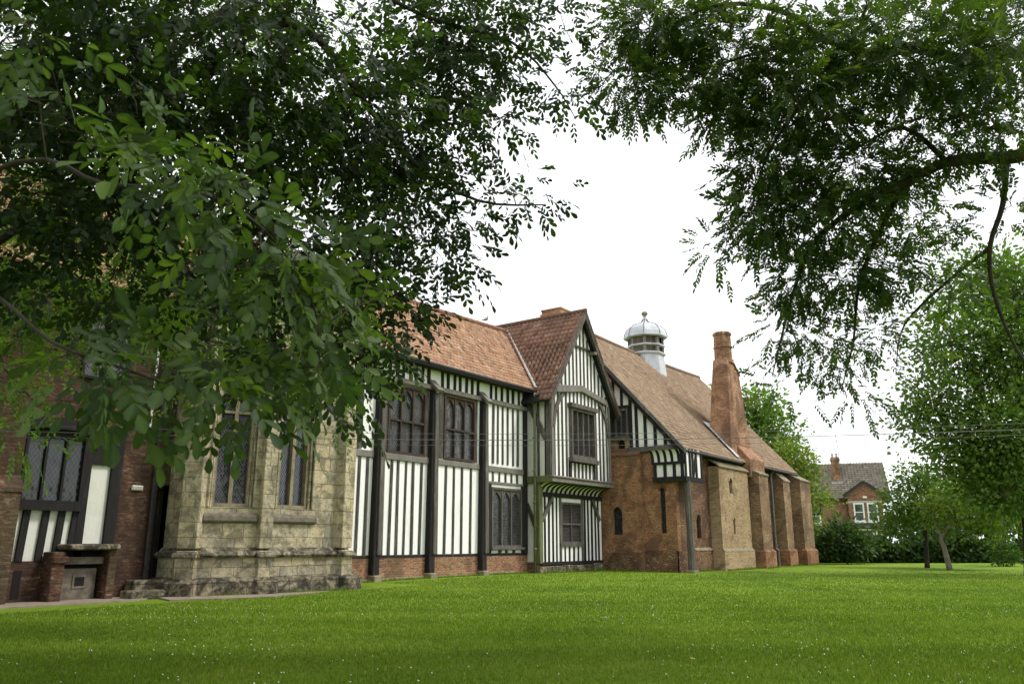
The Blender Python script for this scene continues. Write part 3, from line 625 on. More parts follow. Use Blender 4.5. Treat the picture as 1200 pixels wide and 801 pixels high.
# bargeboards
for s_ in (-1, 1):
    mb = MB(); e = WC + s_ * (WC - WX0 + 0.42)
    ze = AP + 0.14 - (abs(e - WC)) * slope
    mb.hexa([(e, 17.98, ze - 0.26), (WC, 17.98, AP + 0.14 - 0.36), (WC, 18.12, AP + 0.14 - 0.36), (e, 18.12, ze - 0.26), (e, 17.98, ze + 0.02), (WC, 17.98, AP + 0.2), (WC, 18.12, AP + 0.2), (e, 18.12, ze + 0.02)])
    mb.build('bargeboard', M['grey' if s_ < 0 else 'stud'], wing, bevel=0.01)
mb = MB(); mb.box(WC - 0.9, WC + 0.9 - 0.3, 18.13, 18.3, 9.98, 10.12) if False else mb.box(31.75, 31.95, 17.99, 18.34, 9.85, 9.97); mb.build('purlin_end', M['silver'], wing)
# roof
zf = lambda a: AP + 0.14 - abs(a - WC) * slope
eL = WC - 2.98; eR = WC + 2.98
mb = MB(); mb.prism([(eL, 18.12, zf(eL) - 0.14), (WC, 18.12, AP - 0.02), (eR, 18.12, zf(eR) - 0.14), (eR, 18.12, zf(eR) - 0.04), (WC, 18.12, AP + 0.1), (eL, 18.12, zf(eL) - 0.04)], (0, 8.5, 0)); mb.build('roof_deck', M['black'], wing)
tile_roof('roof', 'tile_red', wing, (eL - 0.05, 26.6, zf(eL) - 0.03), (0, -8.66, 0), (WC - eL + 0.05, 0, zf(WC) - zf(eL) + 0.03), 0.23, 0.28, 0.034,
          keep=lambda C: C[:, 1] < 19.0 + (C[:, 2] - 7.7) * 0.95)
tile_roof('rear_roof', 'tile_red', wing, (eR + 0.05, 17.94, zf(eR) - 0.03), (0, 8.66, 0), (WC - eR - 0.05, 0, zf(WC) - zf(eR) + 0.03), 0.23, 0.28, 0.034)
mb = MB(); y = 17.95
while y < 25: mb.tube([(WC, y, AP + 0.16), (WC, y + 0.45, AP + 0.17)], [0.12, 0.11], 8); y += 0.43
mb.build('ridge_tiles', M['tile_red'], wing)
c = (33.2, 21.9)
mb = MB(); mb.box(31.6, 32.5, 19.75, 20.85, 9, 12.35); mb.box(31.54, 32.56, 19.69, 20.91, 12.1, 12.2); mb.box(31.57, 32.53, 19.72, 20.88, 12.35, 12.43); ch = mb.build('chimney', M['brick_chim'], wing)
# jetty: bressumer, coving, ribs
mb = MB(); pbox(mb, PU, WX0 - 0.08, WX1 + 0.1, 3.78, 3.97, -0.25, 0.12); pbox(mb, PU, WX0 - 0.1, WX1 + 0.1, 3.97, 4.05, -0.05, 0.18); mb.build('jetty_beam', M['silver'], wing, bevel=0.02)
def cove(mb, xa, xb, off=0.0, n=8, ya=LY, yb=UY + 0.03, za=3.36, zb=3.8):
    pr = []
    for k in range(n + 1):
        t = k / n * math.pi / 2
        pr.append((ya - (ya - yb) * (1 - math.cos(t)) - off * math.cos(t), za + (zb - za) * math.sin(t) - off * math.sin(t)))
    for k in range(n):
        mb.add([(xa, pr[k][0], pr[k][1]), (xb, pr[k][0], pr[k][1]), (xb, pr[k + 1][0], pr[k + 1][1]), (xa, pr[k + 1][0], pr[k + 1][1]),
                (xa, pr[k][0] + 0.04, pr[k][1] + 0.02), (xb, pr[k][0] + 0.04, pr[k][1] + 0.02), (xb, pr[k + 1][0] + 0.04, pr[k + 1][1] + 0.02), (xa, pr[k + 1][0] + 0.04, pr[k + 1][1] + 0.02)],
               [(0, 1, 2, 3), (7, 6, 5, 4), (0, 3, 7, 4), (1, 5, 6, 2)])
mb = MB(); cove(mb, WX0 + 0.1, WX1); mb.build('coving', M['plaster_moss'], wing)
mb = MB()
for k in range(14):
    a = WX0 + 0.25 + k * 0.375
    cove(mb, a, a + 0.11, 0.045)
mb.build('coving_ribs', M['black'], wing)
# lower front
mb = MB(); wall_holes(mb, PLo, 28.5, 33.8, 0.42, 3.4, [(30.22, 31.95, 1.27, 3.02)], 0.1, 0.25); mb.build('lower_plaster', M['plaster'], wing)
mb = MB(); studs(mb, PLo, 28.6, 30.2, 0.5, 3.25, 4, 0.1); studs(mb, PLo, 31.95, 33.8, 0.5, 3.25, 5, 0.115); studs(mb, PLo, 30.2, 31.95, 0.5, 1.15, 4, 0.1); mb.build('lower_studs', M['black'], wing)
mb = MB(); pbox(mb, PLo, 28.45, 33.8, 3.22, 3.4, 0.0, 0.09); pbox(mb, PLo, 28.6, 33.8, 0.4, 0.52, 0, 0.07); mb.build('lower_rail', M['black'], wing)
mb = MB(); pbox(mb, PLo, 30.1, 30.22, 0.5, 3.22, 0, 0.06); pbox(mb, PLo, 31.95, 32.07, 0.5, 3.22, 0, 0.06); pbox(mb, PLo, 30.1, 32.07, 1.14, 1.26, 0, 0.08); mb.build('window_posts', M['grey'], wing)
window(wing, PLo, 30.22, 31.95, 1.26, 3.04, 2, 2.1, arch=False, fmat='grey', gmat='mesh_glass', d=-0.05, dep=0.1)
mb = MB(); pbeam(mb, PLo, 28.66, 2.2, 29.5, 3.24, 0.17, 0.04, 0.1); mb.build('brace', M['grey'], wing)
mb = MB(); pbeam(mb, PLo, 33.55, 2.3, 32.9, 3.24, 0.17, 0.04, 0.1); mb.build('brace', M['grey'], wing)
mb = MB(); x = 28.45
while x < 33.8:
    L = rnd.uniform(0.5, 1.0); pbox(mb, PLo, x + 0.01, min(x + L, 33.8), -0.15, 0.4 - rnd.uniform(0, 0.06), -0.2, 0.1 + rnd.uniform(0, 0.05)); x += L
mb.build('stone_footing', M['stone_dark'], wing, bevel=0.03)
mb = MB(); pbox(mb, PLo, 28.38, 28.66, 0.45, 3.78, -0.15, 0.12); mb.build('moss_post', M['green_oak'], wing, bevel=0.02)
# side return
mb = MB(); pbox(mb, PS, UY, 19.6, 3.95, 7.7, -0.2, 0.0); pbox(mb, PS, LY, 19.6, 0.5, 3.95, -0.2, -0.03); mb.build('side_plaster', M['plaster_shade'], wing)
mb = MB(); pbox(mb, PS, UY - 0.02, UY + 0.2, 4.05, 7.7, 0.0, 0.06); pbeam(mb, PS, 18.55, 5.6, 19.5, 7.3, 0.24, 0.03, 0.09); mb.build('side_timbers', M['grey'], wing)
mb = MB(); pbeam(mb, PS, 19.1, 1.9, 19.55, 2.9, 0.16, 0.0, 0.08); pbox(mb, PS, 18.9, 19.0, 4.05, 7.7, 0.0, 0.05); mb.build('side_studs', M['stud'], wing)
mb = MB(); pbox(mb, PS, UY - 0.05, 19.6, 3.76, 4.04, 0.0, 0.1); mb.build('side_beam', M['green_oak'], wing, bevel=0.02)
mb = MB(); pbox(mb, PS, LY, 19.6, -0.1, 0.52, -0.2, 0.03); mb.build('side_plinth', M['brick_dark'], wing)
mb = MB(); mb.tube([(28.18, 19.0, 7.6), (28.2, 19.02, 7.2), (28.2, 19.05, 0.05)], 0.055, 10)
for z in (1.0, 2.9, 4.2, 5.6, 7.0): mb.lathe((28.2, 19.05 if z < 7 else 19.03), [(0.075, z), (0.075, z + 0.09)], 10)
mb.build('downpipe', M['pipe_green'], wing, smooth=True)
mb = MB(); mb.box(28.6, 33.4, 19.3, 26.3, 0, 7.6); mb.build('rear_wall', M['brick_dark'], wing)

# ================================================================ BRICK RANGE
br = thing('brick_range', (42, 16, 0), 'long red brick range with buttresses, steep brown roof and half-timbered gable end', 'building')
GX = 34.2; FY = 15.4; EX = 51.2; YR2 = 21.0; ZE = 5.5; ZR = 12.35; EY = 14.85
k2 = (ZR - ZE) / (YR2 - EY)
PG = LeftPL(GX); PF = front(FY)
mb = MB()
wall_holes(mb, PG, FY - 0.02, 17.0, -0.2, 5.5, [(15.9, 16.16, 1.72, 3.75)], 0.2, 0.35)
mb.build('end_wall', M['brick'], br)
PG2 = LeftPL(GX - 0.22)
mb = MB(); wall_holes(mb, PG2, 17.0, 19.4, -0.2, 5.3, [(18.02, 18.5, 1.66, 2.95)], 0.2, 0.22)
mb.hexa([PG2.p(17.0, 5.3, 0.05), PG2.p(19.4, 5.3, 0.05), PG2.p(19.4, 5.3, -0.22), PG2.p(17.0, 5.3, -0.22), PG2.p(17.0, 5.36, 0.05), PG2.p(19.4, 5.36, 0.05), PG2.p(19.4, 5.62, -0.22), PG2.p(17.0, 5.62, -0.22)])
mb.build('end_bay', M['brick'], br)
mb = MB(); wall_holes(mb, PG, 17.585, 19.4, 5.3, 6.19, [(17.86, 18.26, 5.35 if False else 5.66, 6.1)], 0.2, 0.3); mb.build('upper_end_wall', M['brick_buff'], br)
mb = MB(); pbox(mb, PG2, 16.98, 19.4, -0.2, 0.85, 0.0, 0.07); pbox(mb, PG, FY - 0.06, 16.98, -0.2, 0.95, 0.0, 0.07); mb.build('end_plinth', M['brick_dark'], br)
def arched(P, a0, a1, z0, z1, parent, dz=0.2, surround='brick', deep=0.13):
    m_ = MB(); m_.quad(P.p(a0 - 0.02, z0 - 0.02, -deep), P.p(a1 + 0.02, z0 - 0.02, -deep), P.p(a1 + 0.02, z1 + 0.02, -deep), P.p(a0 - 0.02, z1 + 0.02, -deep))
    o = m_.build('window', M['slit_glass'], parent, recalc=False)
    if o.data.polygons[0].normal.dot(P.n) < 0: o.data.flip_normals()
    s_ = MB(); spandrel(s_, P, a0, a1, z1 - dz, z1, dz * 0.98, -deep + 0.01, 0.012, 0.25)
    # ring of header bricks
    pts = arc_pts(a0, a1, z1 - dz, dz * 0.98, 10, 0.25); c = ((a0 + a1) / 2, z1 - dz - 0.05)
    for q in range(len(pts) - 1):
        (xa, za), (xb, zb) = pts[q], pts[q + 1]
        g = lambda x, z, k: (c[0] + (x - c[0]) * k, c[1] + (z - c[1]) * k)
        kk = 1 + 0.1 / max(0.12, math.hypot(xa - c[0], za - c[1]))
        A, B = g(xa, za, 1.0), g(xb, zb, 1.0); A2, B2 = g(xa, za, kk), g(xb, zb, kk)
        s_.prism([P.p(*A, 0.003), P.p(*B, 0.003), P.p(*B2, 0.003), P.p(*A2, 0.003)], P.n * 0.02)
    s_.build('arch', M[surround], o)
    return o
arched(PG2, 18.02, 18.5, 1.66, 2.95, br, 0.26); arched(PG, 15.9, 16.16, 1.72, 3.75, br, 0.12, 'brick_dark'); arched(PG, 17.86, 18.26, 5.66, 6.1, br, 0.18)
# timber gable above
vz = lambda y: ZE + (y - EY) * k2
mb = MB(); mb.prism([PG.p(15.1, 5.55, 0.0), PG.p(17.58, 5.55, 0.0), PG.p(17.58, 7.62, 0), PG.p(18.72, 7.62, 0), PG.p(18.72, 6.2, 0), PG.p(19.4, 6.2, 0), PG.p(21.0, 6.2, 0), PG.p(21.0, vz(21.0) - 0.15, 0.0), PG.p(15.1, vz(15.1) - 0.15, 0)], (0.2, 0, 0)); mb.build('gable_plaster', M['plaster'], br)
mb = MB()
for y in (15.75, 16.25, 16.75, 17.2, 17.5): pbeam(mb, PG, y, 5.6, y, vz(y) - 0.2, 0.15 if y < 17.3 else 0.16, 0, 0.05)
for y in (17.95, 18.4, 18.85, 19.2): pbeam(mb, PG, y, 7.65 if y < 18.8 else 6.25, y, vz(y) - 0.2, 0.13, 0, 0.05)
pbox(mb, PG, 17.5, 18.8, 7.58, 7.74, 0, 0.1); mb.build('gable_studs', M['black'], br)
mb = MB(); pbox(mb, PG, 15.0, 17.75, 5.42, 5.68, -0.1, 0.14); mb.build('tie_beam', M['grey'], br, bevel=0.02)
window(br, PG, 17.62, 18.7, 6.2, 7.58, 3, None, arch=False, fmat='grey', gmat='mesh_glass', d=-0.06, dep=0.16, sill=0.1, fw=0.1)
mb = MB(); mb.hexa([(GX - 0.32, 14.7, 5.42 - 0.18), (GX - 0.2, 14.7, 5.42 - 0.18), (GX - 0.2, 21, ZR - 0.2), (GX - 0.32, 21, ZR - 0.2), (GX - 0.32, 14.7, 5.42 + 0.04), (GX - 0.2, 14.7, 5.42 + 0.04), (GX - 0.2, 21, ZR + 0.06), (GX - 0.32, 21, ZR + 0.06)]); mb.build('bargeboard', M['grey'], br)
# jettied corner oriel, its left face over the end wall and its front face to the garden
ori = MB(); OY = 14.82; OX1 = 36.05; OX0 = GX - 0.12
ori.box(OX0 + 0.02, OX1, OY + 0.02, 16.35, 4.12, 5.5); oo = ori.build('corner_oriel', M['plaster'], br)
PO = LeftPL(OX0 + 0.02); PQ = front(OY + 0.02)
mb = MB(); pbox(mb, PO, OY, 16.4, 4.0, 4.22, 0, 0.1); pbox(mb, PO, OY, 16.4, 4.78, 4.9, 0, 0.09)
for y in (14.93, 15.32, 15.78, 16.28): pbox(mb, PO, y - 0.07, y + 0.07, 4.2, 4.8, 0, 0.07)
pbox(mb, PO, OY, OY + 0.2, 4.8, 5.5, 0, 0.08)
pbox(mb, PQ, OX0 - 0.08, OX1 + 0.05, 4.0, 4.22, 0, 0.1)
for x_ in (OX0 + 0.1, 34.68, 35.0, 35.4, OX1 - 0.05): pbox(mb, PQ, x_ - 0.07, x_ + 0.07, 4.2, 5.5, 0, 0.06)
pbeam(mb, PQ, 35.0, 4.25, 35.45, 5.45, 0.12, 0.03, 0.07)
mb.build('oriel_frame', M['black'], oo)
# coved panels on the left face
mb = MB(); mr = MB()
def cov2(m_, y0, y1, off):
    pr = []
    for k in range(7):
        t = k / 6 * math.pi / 2; pr.append((OX0 - 0.02 - 0.3 * (1 - math.cos(t)) - off, 4.9 + 0.52 * math.sin(t)))
    for k in range(6):
        m_.add([(pr[k][0], y0, pr[k][1]), (pr[k][0], y1, pr[k][1]), (pr[k + 1][0], y1, pr[k + 1][1]), (pr[k + 1][0], y0, pr[k + 1][1]), (pr[k][0] + 0.05, y0, pr[k][1]), (pr[k][0] + 0.05, y1, pr[k][1]), (pr[k + 1][0] + 0.05, y1, pr[k + 1][1]), (pr[k + 1][0] + 0.05, y0, pr[k + 1][1])],
               [(0, 1, 2, 3), (7, 6, 5, 4), (0, 3, 7, 4), (1, 5, 6, 2)])
cov2(mb, 15.0, 16.4, 0); mb.build('oriel_coving', M['plaster'], oo)
for y in (15.0, 15.33, 15.66, 15.99, 16.3): cov2(mr, y, y + 0.13, 0.03)
mr.build('oriel_ribs', M['black'], oo)
mb = MB(); mb.tube([(34.42, 14.86, -0.1), (34.4, 14.86, 2), (34.36, 14.86, 4.02)], [0.17, 0.15, 0.14], 8); mb.build('oak_post', M['grey'], br)
mb = MB(); mb.box(34.2, 34.66, 14.65, 15.08, -0.1, 0.12); mb.build('pad_stone', M['coping'], br, bevel=0.03)
# front wall of the range
mb = MB(); wall_holes(mb, PF, GX + 0.004, 38.3, -0.2, 5.6, [(36.45, 36.95, 1.5, 2.62)], 0.2, 0.35); mb.build('front_wall', M['brick_dark'], br)
arched(PF, 36.45, 36.95, 1.5, 2.62, br, 0.26, 'brick_dark')
mb = MB(); pbox(mb, PF, 38.3, EX, -0.2, 5.8, -0.35, 0.0); mb.build('garden_wall', M['brick_dark'], br)
mb = MB(); pbox(mb, PF, GX - 0.07, 38.2, -0.2, 0.95, 0.0, 0.07); mb.build('front_plinth', M['brick_dark'], br)
mb = MB(); mb.hexa([(36.0, FY - 0.1, 0.95), (38.2, FY - 0.1, 0.95), (38.2, FY, 0.95), (36.0, FY, 0.95), (36.0, FY - 0.08, 1.0), (38.2, FY - 0.08, 1.0), (38.2, FY, 1.08), (36.0, FY, 1.08)]); mb.build('plinth_ledge', M['coping'], br)
# garderobe tower with two slits
TY = 14.85; PT = front(TY)
mb = MB(); wall_holes(mb, PT, 38.2, 42.3, 0.9, 4.98, [(39.55, 39.98, 3.72, 4.5), (39.78, 40.04, 1.72, 2.52)], 0.2, 0.55)
mb.build('garderobe', M['brick_buff'], br)
arched(PT, 39.55, 39.98, 3.72, 4.5, br, 0.22, 'brick_buff'); arched(PT, 39.78, 40.04, 1.72, 2.52, br, 0.14, 'brick_buff')
mb = MB(); pbox(mb, PT, 38.12, 42.38, -0.2, 0.9, -0.5, 0.1); mb.build('garderobe_plinth', M['brick_buff'], br)
mb = MB(); mb.hexa([(38.12, TY - 0.11, 0.88), (42.38, TY - 0.11, 0.88), (42.38, TY + 0.01, 0.88), (38.12, TY + 0.01, 0.88), (38.12, TY - 0.09, 0.94), (42.38, TY - 0.09, 0.94), (42.38, TY + 0.01, 1.04), (38.12, TY + 0.01, 1.04)]); mb.build('ledge', M['coping'], br)
mb = MB(); mb.hexa([(38.12, TY - 0.08, 4.95), (42.35, TY - 0.08, 4.95), (42.35, FY, 5.35), (38.12, FY, 5.35), (38.12, TY - 0.08, 5.02), (42.35, TY - 0.08, 5.02), (42.35, FY, 5.46), (38.12, FY, 5.46)]); mb.build('garderobe_coping', M['coping'], br)
def buttress(x0, x1, yf, ztop, zw, parent, mat='brick', pl=0.95, plo=0.12):
    m_ = MB(); m_.hexa([(x0, yf, -0.2), (x1, yf, -0.2), (x1, FY, -0.2), (x0, FY, -0.2), (x0, yf, ztop), (x1, yf, ztop), (x1, FY, zw), (x0, FY, zw)])
    o = m_.build('buttress', M[mat], parent)
    m_ = MB(); m_.hexa([(x0 - 0.03, yf - 0.05, ztop), (x1 + 0.03, yf - 0.05, ztop), (x1 + 0.03, FY, zw + 0.02), (x0 - 0.03, FY, zw + 0.02), (x0 - 0.03, yf - 0.05, ztop + 0.08), (x1 + 0.03, yf - 0.05, ztop + 0.08), (x1 + 0.03, FY, zw + 0.12), (x0 - 0.03, FY, zw + 0.12)])
    m_.build('coping', M['coping'], o)
    m_ = MB(); m_.hexa([(x0 - plo, yf - plo, -0.2), (x1 + plo, yf - plo, -0.2), (x1 + plo, FY, -0.2), (x0 - plo, FY, -0.2), (x0 - plo, yf - plo, pl - 0.1), (x1 + plo, yf - plo, pl - 0.1), (x1 + plo, FY, pl - 0.1), (x0 - plo, FY, pl - 0.1)])
    m_.hexa([(x0 - plo, yf - plo, pl - 0.1), (x1 + plo, yf - plo, pl - 0.1), (x1 + plo, FY, pl - 0.1), (x0 - plo, FY, pl - 0.1), (x0, yf - 0.01, pl + 0.02), (x1, yf - 0.01, pl + 0.02), (x1, FY, pl + 0.02), (x0, FY, pl + 0.02)])
    m_.build('buttress_plinth', M['brick'], o)
    return o
buttress(42.75, 44.25, 14.4, 4.85, 5.35, br, 'brick_weather'); buttress(47.85, 49.1, 14.7, 4.8, 5.5, br, 'brick_weather')
buttress(50.0, 52.1, 14.35, 4.95, 5.5, br, 'brick_weather')
mb = MB(); pbox(mb, PF, 44.8, 45.3, -0.2, 5.2, 0, 0.18); mb.build('pilaster', M['brick'], br)
mb = MB(); mb.tube([(47.3, 14.95, 5.45), (47.3, 15.2, 5.2), (47.3, 15.22, 1.0), (47.3, 15.1, 0.9), (47.3, 15.1, 0.02)], 0.065, 8)
for z in (1.1, 3.0, 4.8): mb.lathe((47.3, 15.22), [(0.085, z), (0.085, z + 0.1)], 8)
mb.build('downpipe', M['pipe_grey'], br)
# roof
def verge(C): return np.ones(len(C), bool)
rU = Vector((EX - GX + 0.35, 0, 0))
mb = MB(); up2 = Vector((0, YR2 - EY, ZR - ZE)).normalized(); n2 = Vector((0, -up2.z, up2.y))
mb.prism([Vector((GX - 0.25, EY + 0.05, ZE)) - n2 * 0.12, Vector((EX + 0.1, EY + 0.05, ZE)) - n2 * 0.12, Vector((EX + 0.1, YR2, ZR)) - n2 * 0.12, Vector((GX - 0.25, YR2, ZR)) - n2 * 0.12], -n2 * 0.12); mb.build('roof_deck', M['black'], br)
mb = MB(); mb.prism([Vector((GX - 0.25, YR2, ZR - 0.15)), Vector((EX + 0.1, YR2, ZR - 0.15)), Vector((EX + 0.1, 27.2, 5.4)), Vector((GX - 0.25, 27.2, 5.4))], (0, 0, -0.12)); mb.build('rear_roof', M['tile_brown'], br)
tile_roof('roof', 'tile_brown', br, (GX - 0.3, EY, ZE), (EX - GX + 0.5, 0, 0), (0, YR2 - EY, ZR - ZE), 0.22, 0.24, 0.02, 0.026,
          keep=lambda C: ~((C[:, 0] > 42.4) & (C[:, 0] < 44.8) & (C[:, 2] < 6.2)), plain=False, sag=0.1)
mb = MB(); x = GX - 0.3
while x < EX + 0.1: zz = -0.14 * math.sin(math.pi * (x - GX) / 17.2); mb.tube([(x, YR2, ZR + 0.03 + zz), (x + 0.42, YR2, ZR + 0.04 + zz)], [0.12, 0.11], 8); x += 0.4
mb.build('ridge_tiles', M['tile_brown'], br)
mb = MB(); mb.tube([(GX - 0.25, EY - 0.05, ZE - 0.1), (41.5, EY - 0.05, ZE - 0.12)], 0.06, 8); mb.tube([(44.8, EY - 0.05, ZE - 0.1), (EX + 0.1, EY - 0.05, ZE - 0.12)], 0.06, 8); mb.build('gutter', M['iron'], br)
mb = MB(); mb.box(GX + 0.1, EX, EY + 0.12, FY + 0.3, ZE - 0.14, ZE - 0.04); mb.build('soffit', M['black'], br)
mb = MB(); mb.prism([(EX, FY + 0.02, -0.2), (EX, 26.5, -0.2), (EX, 26.5, 5.4), (EX, YR2, ZR - 0.2), (EX, FY + 0.02, 5.8)], (-0.3, 0, 0)); mb.box(GX + 0.4, EX - 0.3, 26.2, 26.5, -0.2, 5.4); mb.build('far_wall', M['brick'], br)
# great chimney: tapering stack, octagonal shaft
mb = MB()
mb.hexa([(41.5, 15.25, 4.9), (44.8, 15.25, 4.9), (44.8, 16.9, 4.9), (41.5, 16.9, 4.9), (41.6, 15.35, 6.5), (44.62, 15.35, 6.5), (44.62, 16.6, 6.5), (41.6, 16.6, 6.5)])
mb.hexa([(41.6, 15.35, 6.5), (44.62, 15.35, 6.5), (44.62, 16.6, 6.5), (41.6, 16.6, 6.5), (42.0, 15.42, 10.75), (43.75, 15.42, 10.5), (43.75, 16.3, 10.5), (42.0, 16.3, 10.75)])
mb.hexa([(42.0, 15.42, 10.75), (43.75, 15.42, 10.5), (43.75, 16.3, 10.5), (42.0, 16.3, 10.75), (42.15, 15.5, 11.25), (43.2, 15.5, 11.25), (43.2, 16.3, 11.25), (42.15, 16.3, 11.25)])
mb.hexa([(42.42, 14.7, 4.7), (44.75, 14.7, 4.7), (44.75, 15.6, 4.7), (42.42, 15.6, 4.7), (42.42, 14.7, 5.7), (44.75, 14.7, 5.7), (44.6, 15.4, 6.5), (42.42, 15.4, 6.5)])
chm = mb.build('chimney', M['brick_chim'], br, bevel=0.02)
mb = MB(); r8 = math.pi / 8; cc = (42.68, 15.88)
mb.lathe(cc, [(0.56, 11.1), (0.56, 11.3), (0.49, 11.32), (0.48, 11.95), (0.53, 11.97), (0.53, 12.04), (0.48, 12.06), (0.47, 12.7), (0.53, 12.72), (0.53, 12.84), (0.47, 12.9)], 8, r8)
mb.build('shaft', M['brick_chim'], chm)
mb = MB(); mb.hexa([(43.0, 15.38, 11.1), (43.85, 15.38, 10.5), (43.85, 16.34, 10.5), (43.0, 16.34, 11.1), (43.0, 15.38, 11.17), (43.87, 15.38, 10.57), (43.87, 16.34, 10.57), (43.0, 16.34, 11.17)]); mb.build('shoulder_coping', M['coping'], chm)
# lead flashing on the roof along the stack
mb = MB(); nn = n2 * 0.045
q = lambda y, o=0: Vector((0, y, ZE + (y - EY) * k2)) + nn
mb.prism([q(15.0) + Vector((41.28, 0, 0)), q(15.0) + Vector((41.62, 0, 0)), q(16.75) + Vector((41.75, 0, 0)), q(16.75) + Vector((41.45, 0, 0))], n2 * 0.02)
mb.prism([q(16.55) + Vector((41.45, 0, 0)), q(16.55) + Vector((44.85, 0, 0)), q(16.85) + Vector((44.85, 0, 0)), q(16.85) + Vector((41.45, 0, 0))], n2 * 0.024)
mb.build('flashing', M['lead'], br)

# ================================================================ CUPOLA on the ridge
cu = thing('cupola', (43.4, 21, 12.3), 'octagonal louvred lantern with a lead ogee dome and ball finial on the tiled ridge', 'cupola')
c = (43.4, 21.0)
def oct_(mb, prof, cap=True): mb.lathe(c, prof, 8, r8, cap)
mb = MB(); oct_(mb, [(1.2, 10.9), (1.08, 12.25), (1.12, 12.3), (1.12, 12.38)]); mb.build('lead_skirt', M['lead'], cu)
mb = MB(); oct_(mb, [(1.0, 12.38), (1.0, 13.5)]); mb.build('inner_wall', M['sill_stone'], cu)
mb = MB(); oct_(mb, [(1.15, 12.32), (1.2, 12.38), (1.2, 12.46), (1.08, 12.48)]); oct_(mb, [(1.05, 12.84), (1.17, 12.88), (1.17, 12.96), (1.05, 12.98)]); mb.build('band', M['lead'], cu)
for k in range(8):
    a = r8 + k * math.pi / 4; mb = MB(); d = Vector((math.cos(a), math.sin(a), 0)); tt = Vector((-d.y, d.x, 0)); p0 = Vector((c[0], c[1], 0)) + d * 1.02
    mb.hexa([p0 - tt * 0.09 - d * 0.1 + Vector((0, 0, 12.46)), p0 + tt * 0.09 - d * 0.1 + Vector((0, 0, 12.46)), p0 + tt * 0.09 + d * 0.07 + Vector((0, 0, 12.46)), p0 - tt * 0.09 + d * 0.07 + Vector((0, 0, 12.46)),
             p0 - tt * 0.09 - d * 0.1 + Vector((0, 0, 13.5)), p0 + tt * 0.09 - d * 0.1 + Vector((0, 0, 13.5)), p0 + tt * 0.09 + d * 0.07 + Vector((0, 0, 13.5)), p0 - tt * 0.09 + d * 0.07 + Vector((0, 0, 13.5))])
    mb.build('corner_post', M['silver'], cu)
    # louvre lights on the face after this post
    b = a + math.pi / 4; e = Vector((math.cos(b), math.sin(b), 0)); P0 = Vector((c[0], c[1], 0)) + d * 1.0; P1 = Vector((c[0], c[1], 0)) + e * 1.0
    f_ = PL(P1.x, P1.y, P0.x - P1.x, P0.y - P1.y)
    mb = MB(); L = f_.L
    for z0, z1 in ((12.48, 12.84), (12.98, 13.46)):
        for s0 in (0.12, L / 2 + 0.03):
            pbox(mb, f_, s0, s0 + L / 2 - 0.15, z0 + 0.05, z1 - 0.04, 0.0, 0.03)
            pbox(mb, f_, s0 + (L / 2 - 0.15) / 2 - 0.012, s0 + (L / 2 - 0.15) / 2 + 0.012, z0 + 0.05, z1 - 0.04, 0.03, 0.045)
    mb.build('louvre', M['iron'], cu)
mb = MB(); oct_(mb, [(1.3, 13.42), (1.36, 13.48), (1.33, 13.52), (1.28, 13.75), (1.16, 14.0), (0.95, 14.2), (0.65, 14.33), (0.36, 14.42), (0.2, 14.55), (0.12, 14.72), (0.09, 14.85)])
dome = mb.build('dome', M['lead'], cu)
mb = MB()
for k in range(8):
    a = r8 + k * math.pi / 4
    mb.tube([(c[0] + r_ * math.cos(a), c[1] + r_ * math.sin(a), z) for r_, z in [(1.34, 13.52), (1.29, 13.75), (1.17, 14.0), (0.96, 14.21), (0.66, 14.34), (0.37, 14.43), (0.21, 14.56), (0.13, 14.72)]], 0.022, 6)
mb.build('dome_roll', M['sill_stone'], dome)
mb = MB(); mb.lathe(c, [(0.1, 14.84), (0.07, 14.9), (0.15, 14.95), (0.2, 15.04), (0.19, 15.12), (0.12, 15.19), (0.03, 15.21)], 12); mb.build('finial', M['coping'], cu, smooth=True)

# ================================================================ STONE BAY
bay = thing('stone_bay', (15, 18.5, 0), 'projecting limestone bay window of the hall with moulded plinth, piers and tall leaded windows', 'bay window')
BV = [(11.95, 19.6), (12.05, 18.62), (13.74, 17.92), (16.32, 17.72), (17.85, 19.2), (17.9, 19.6)]
ZT = 8.7
def ring(off, verts=BV):
    out = []
    for i, v in enumerate(verts):
        ns = []
        if i > 0: a = verts[i - 1]; t = Vector((v[0] - a[0], v[1] - a[1])).normalized(); ns.append(Vector((t.y, -t.x)))
        if i < len(verts) - 1: b = verts[i + 1]; t = Vector((b[0] - v[0], b[1] - v[1])).normalized(); ns.append(Vector((t.y, -t.x)))
        if len(ns) == 1: n = ns[0]; k = 1
        else: n = (ns[0] + ns[1]).normalized(); k = 1 / max(0.4, n.dot(ns[0]))
        out.append((v[0] + n.x * off * k, v[1] + n.y * off * k))
    return out
def band(prof, mat, name, parent):
    """moulding swept round the bay; prof = (offset, z)"""
    m_ = MB(); R_ = [ring(o) for o, z in prof]; nv = len(BV)
    for k in range(len(prof) - 1):
        for i in range(nv - 1):
            m_.quad((*R_[k][i], prof[k][1]), (*R_[k][i + 1], prof[k][1]), (*R_[k + 1][i + 1], prof[k + 1][1]), (*R_[k + 1][i], prof[k + 1][1]))
    return m_.build(name, M[mat], parent)
band([(0.0, 0.42), (0.12, 0.42), (0.12, 0.94), (0.0, 0.94)], 'stone', 'plinth', bay)
band([(0.0, -0.2), (0.34, -0.2), (0.34, 0.36), (0.3, 0.42), (0.12, 0.46), (0.0, 0.46)], 'stone_dark', 'footing', bay)
band([(0.0, 0.94), (0.2, 0.93), (0.24, 0.99), (0.2, 1.06), (0.1, 1.1), (0.06, 1.16), (0.0, 1.18)], 'stone_dark', 'string_course', bay)
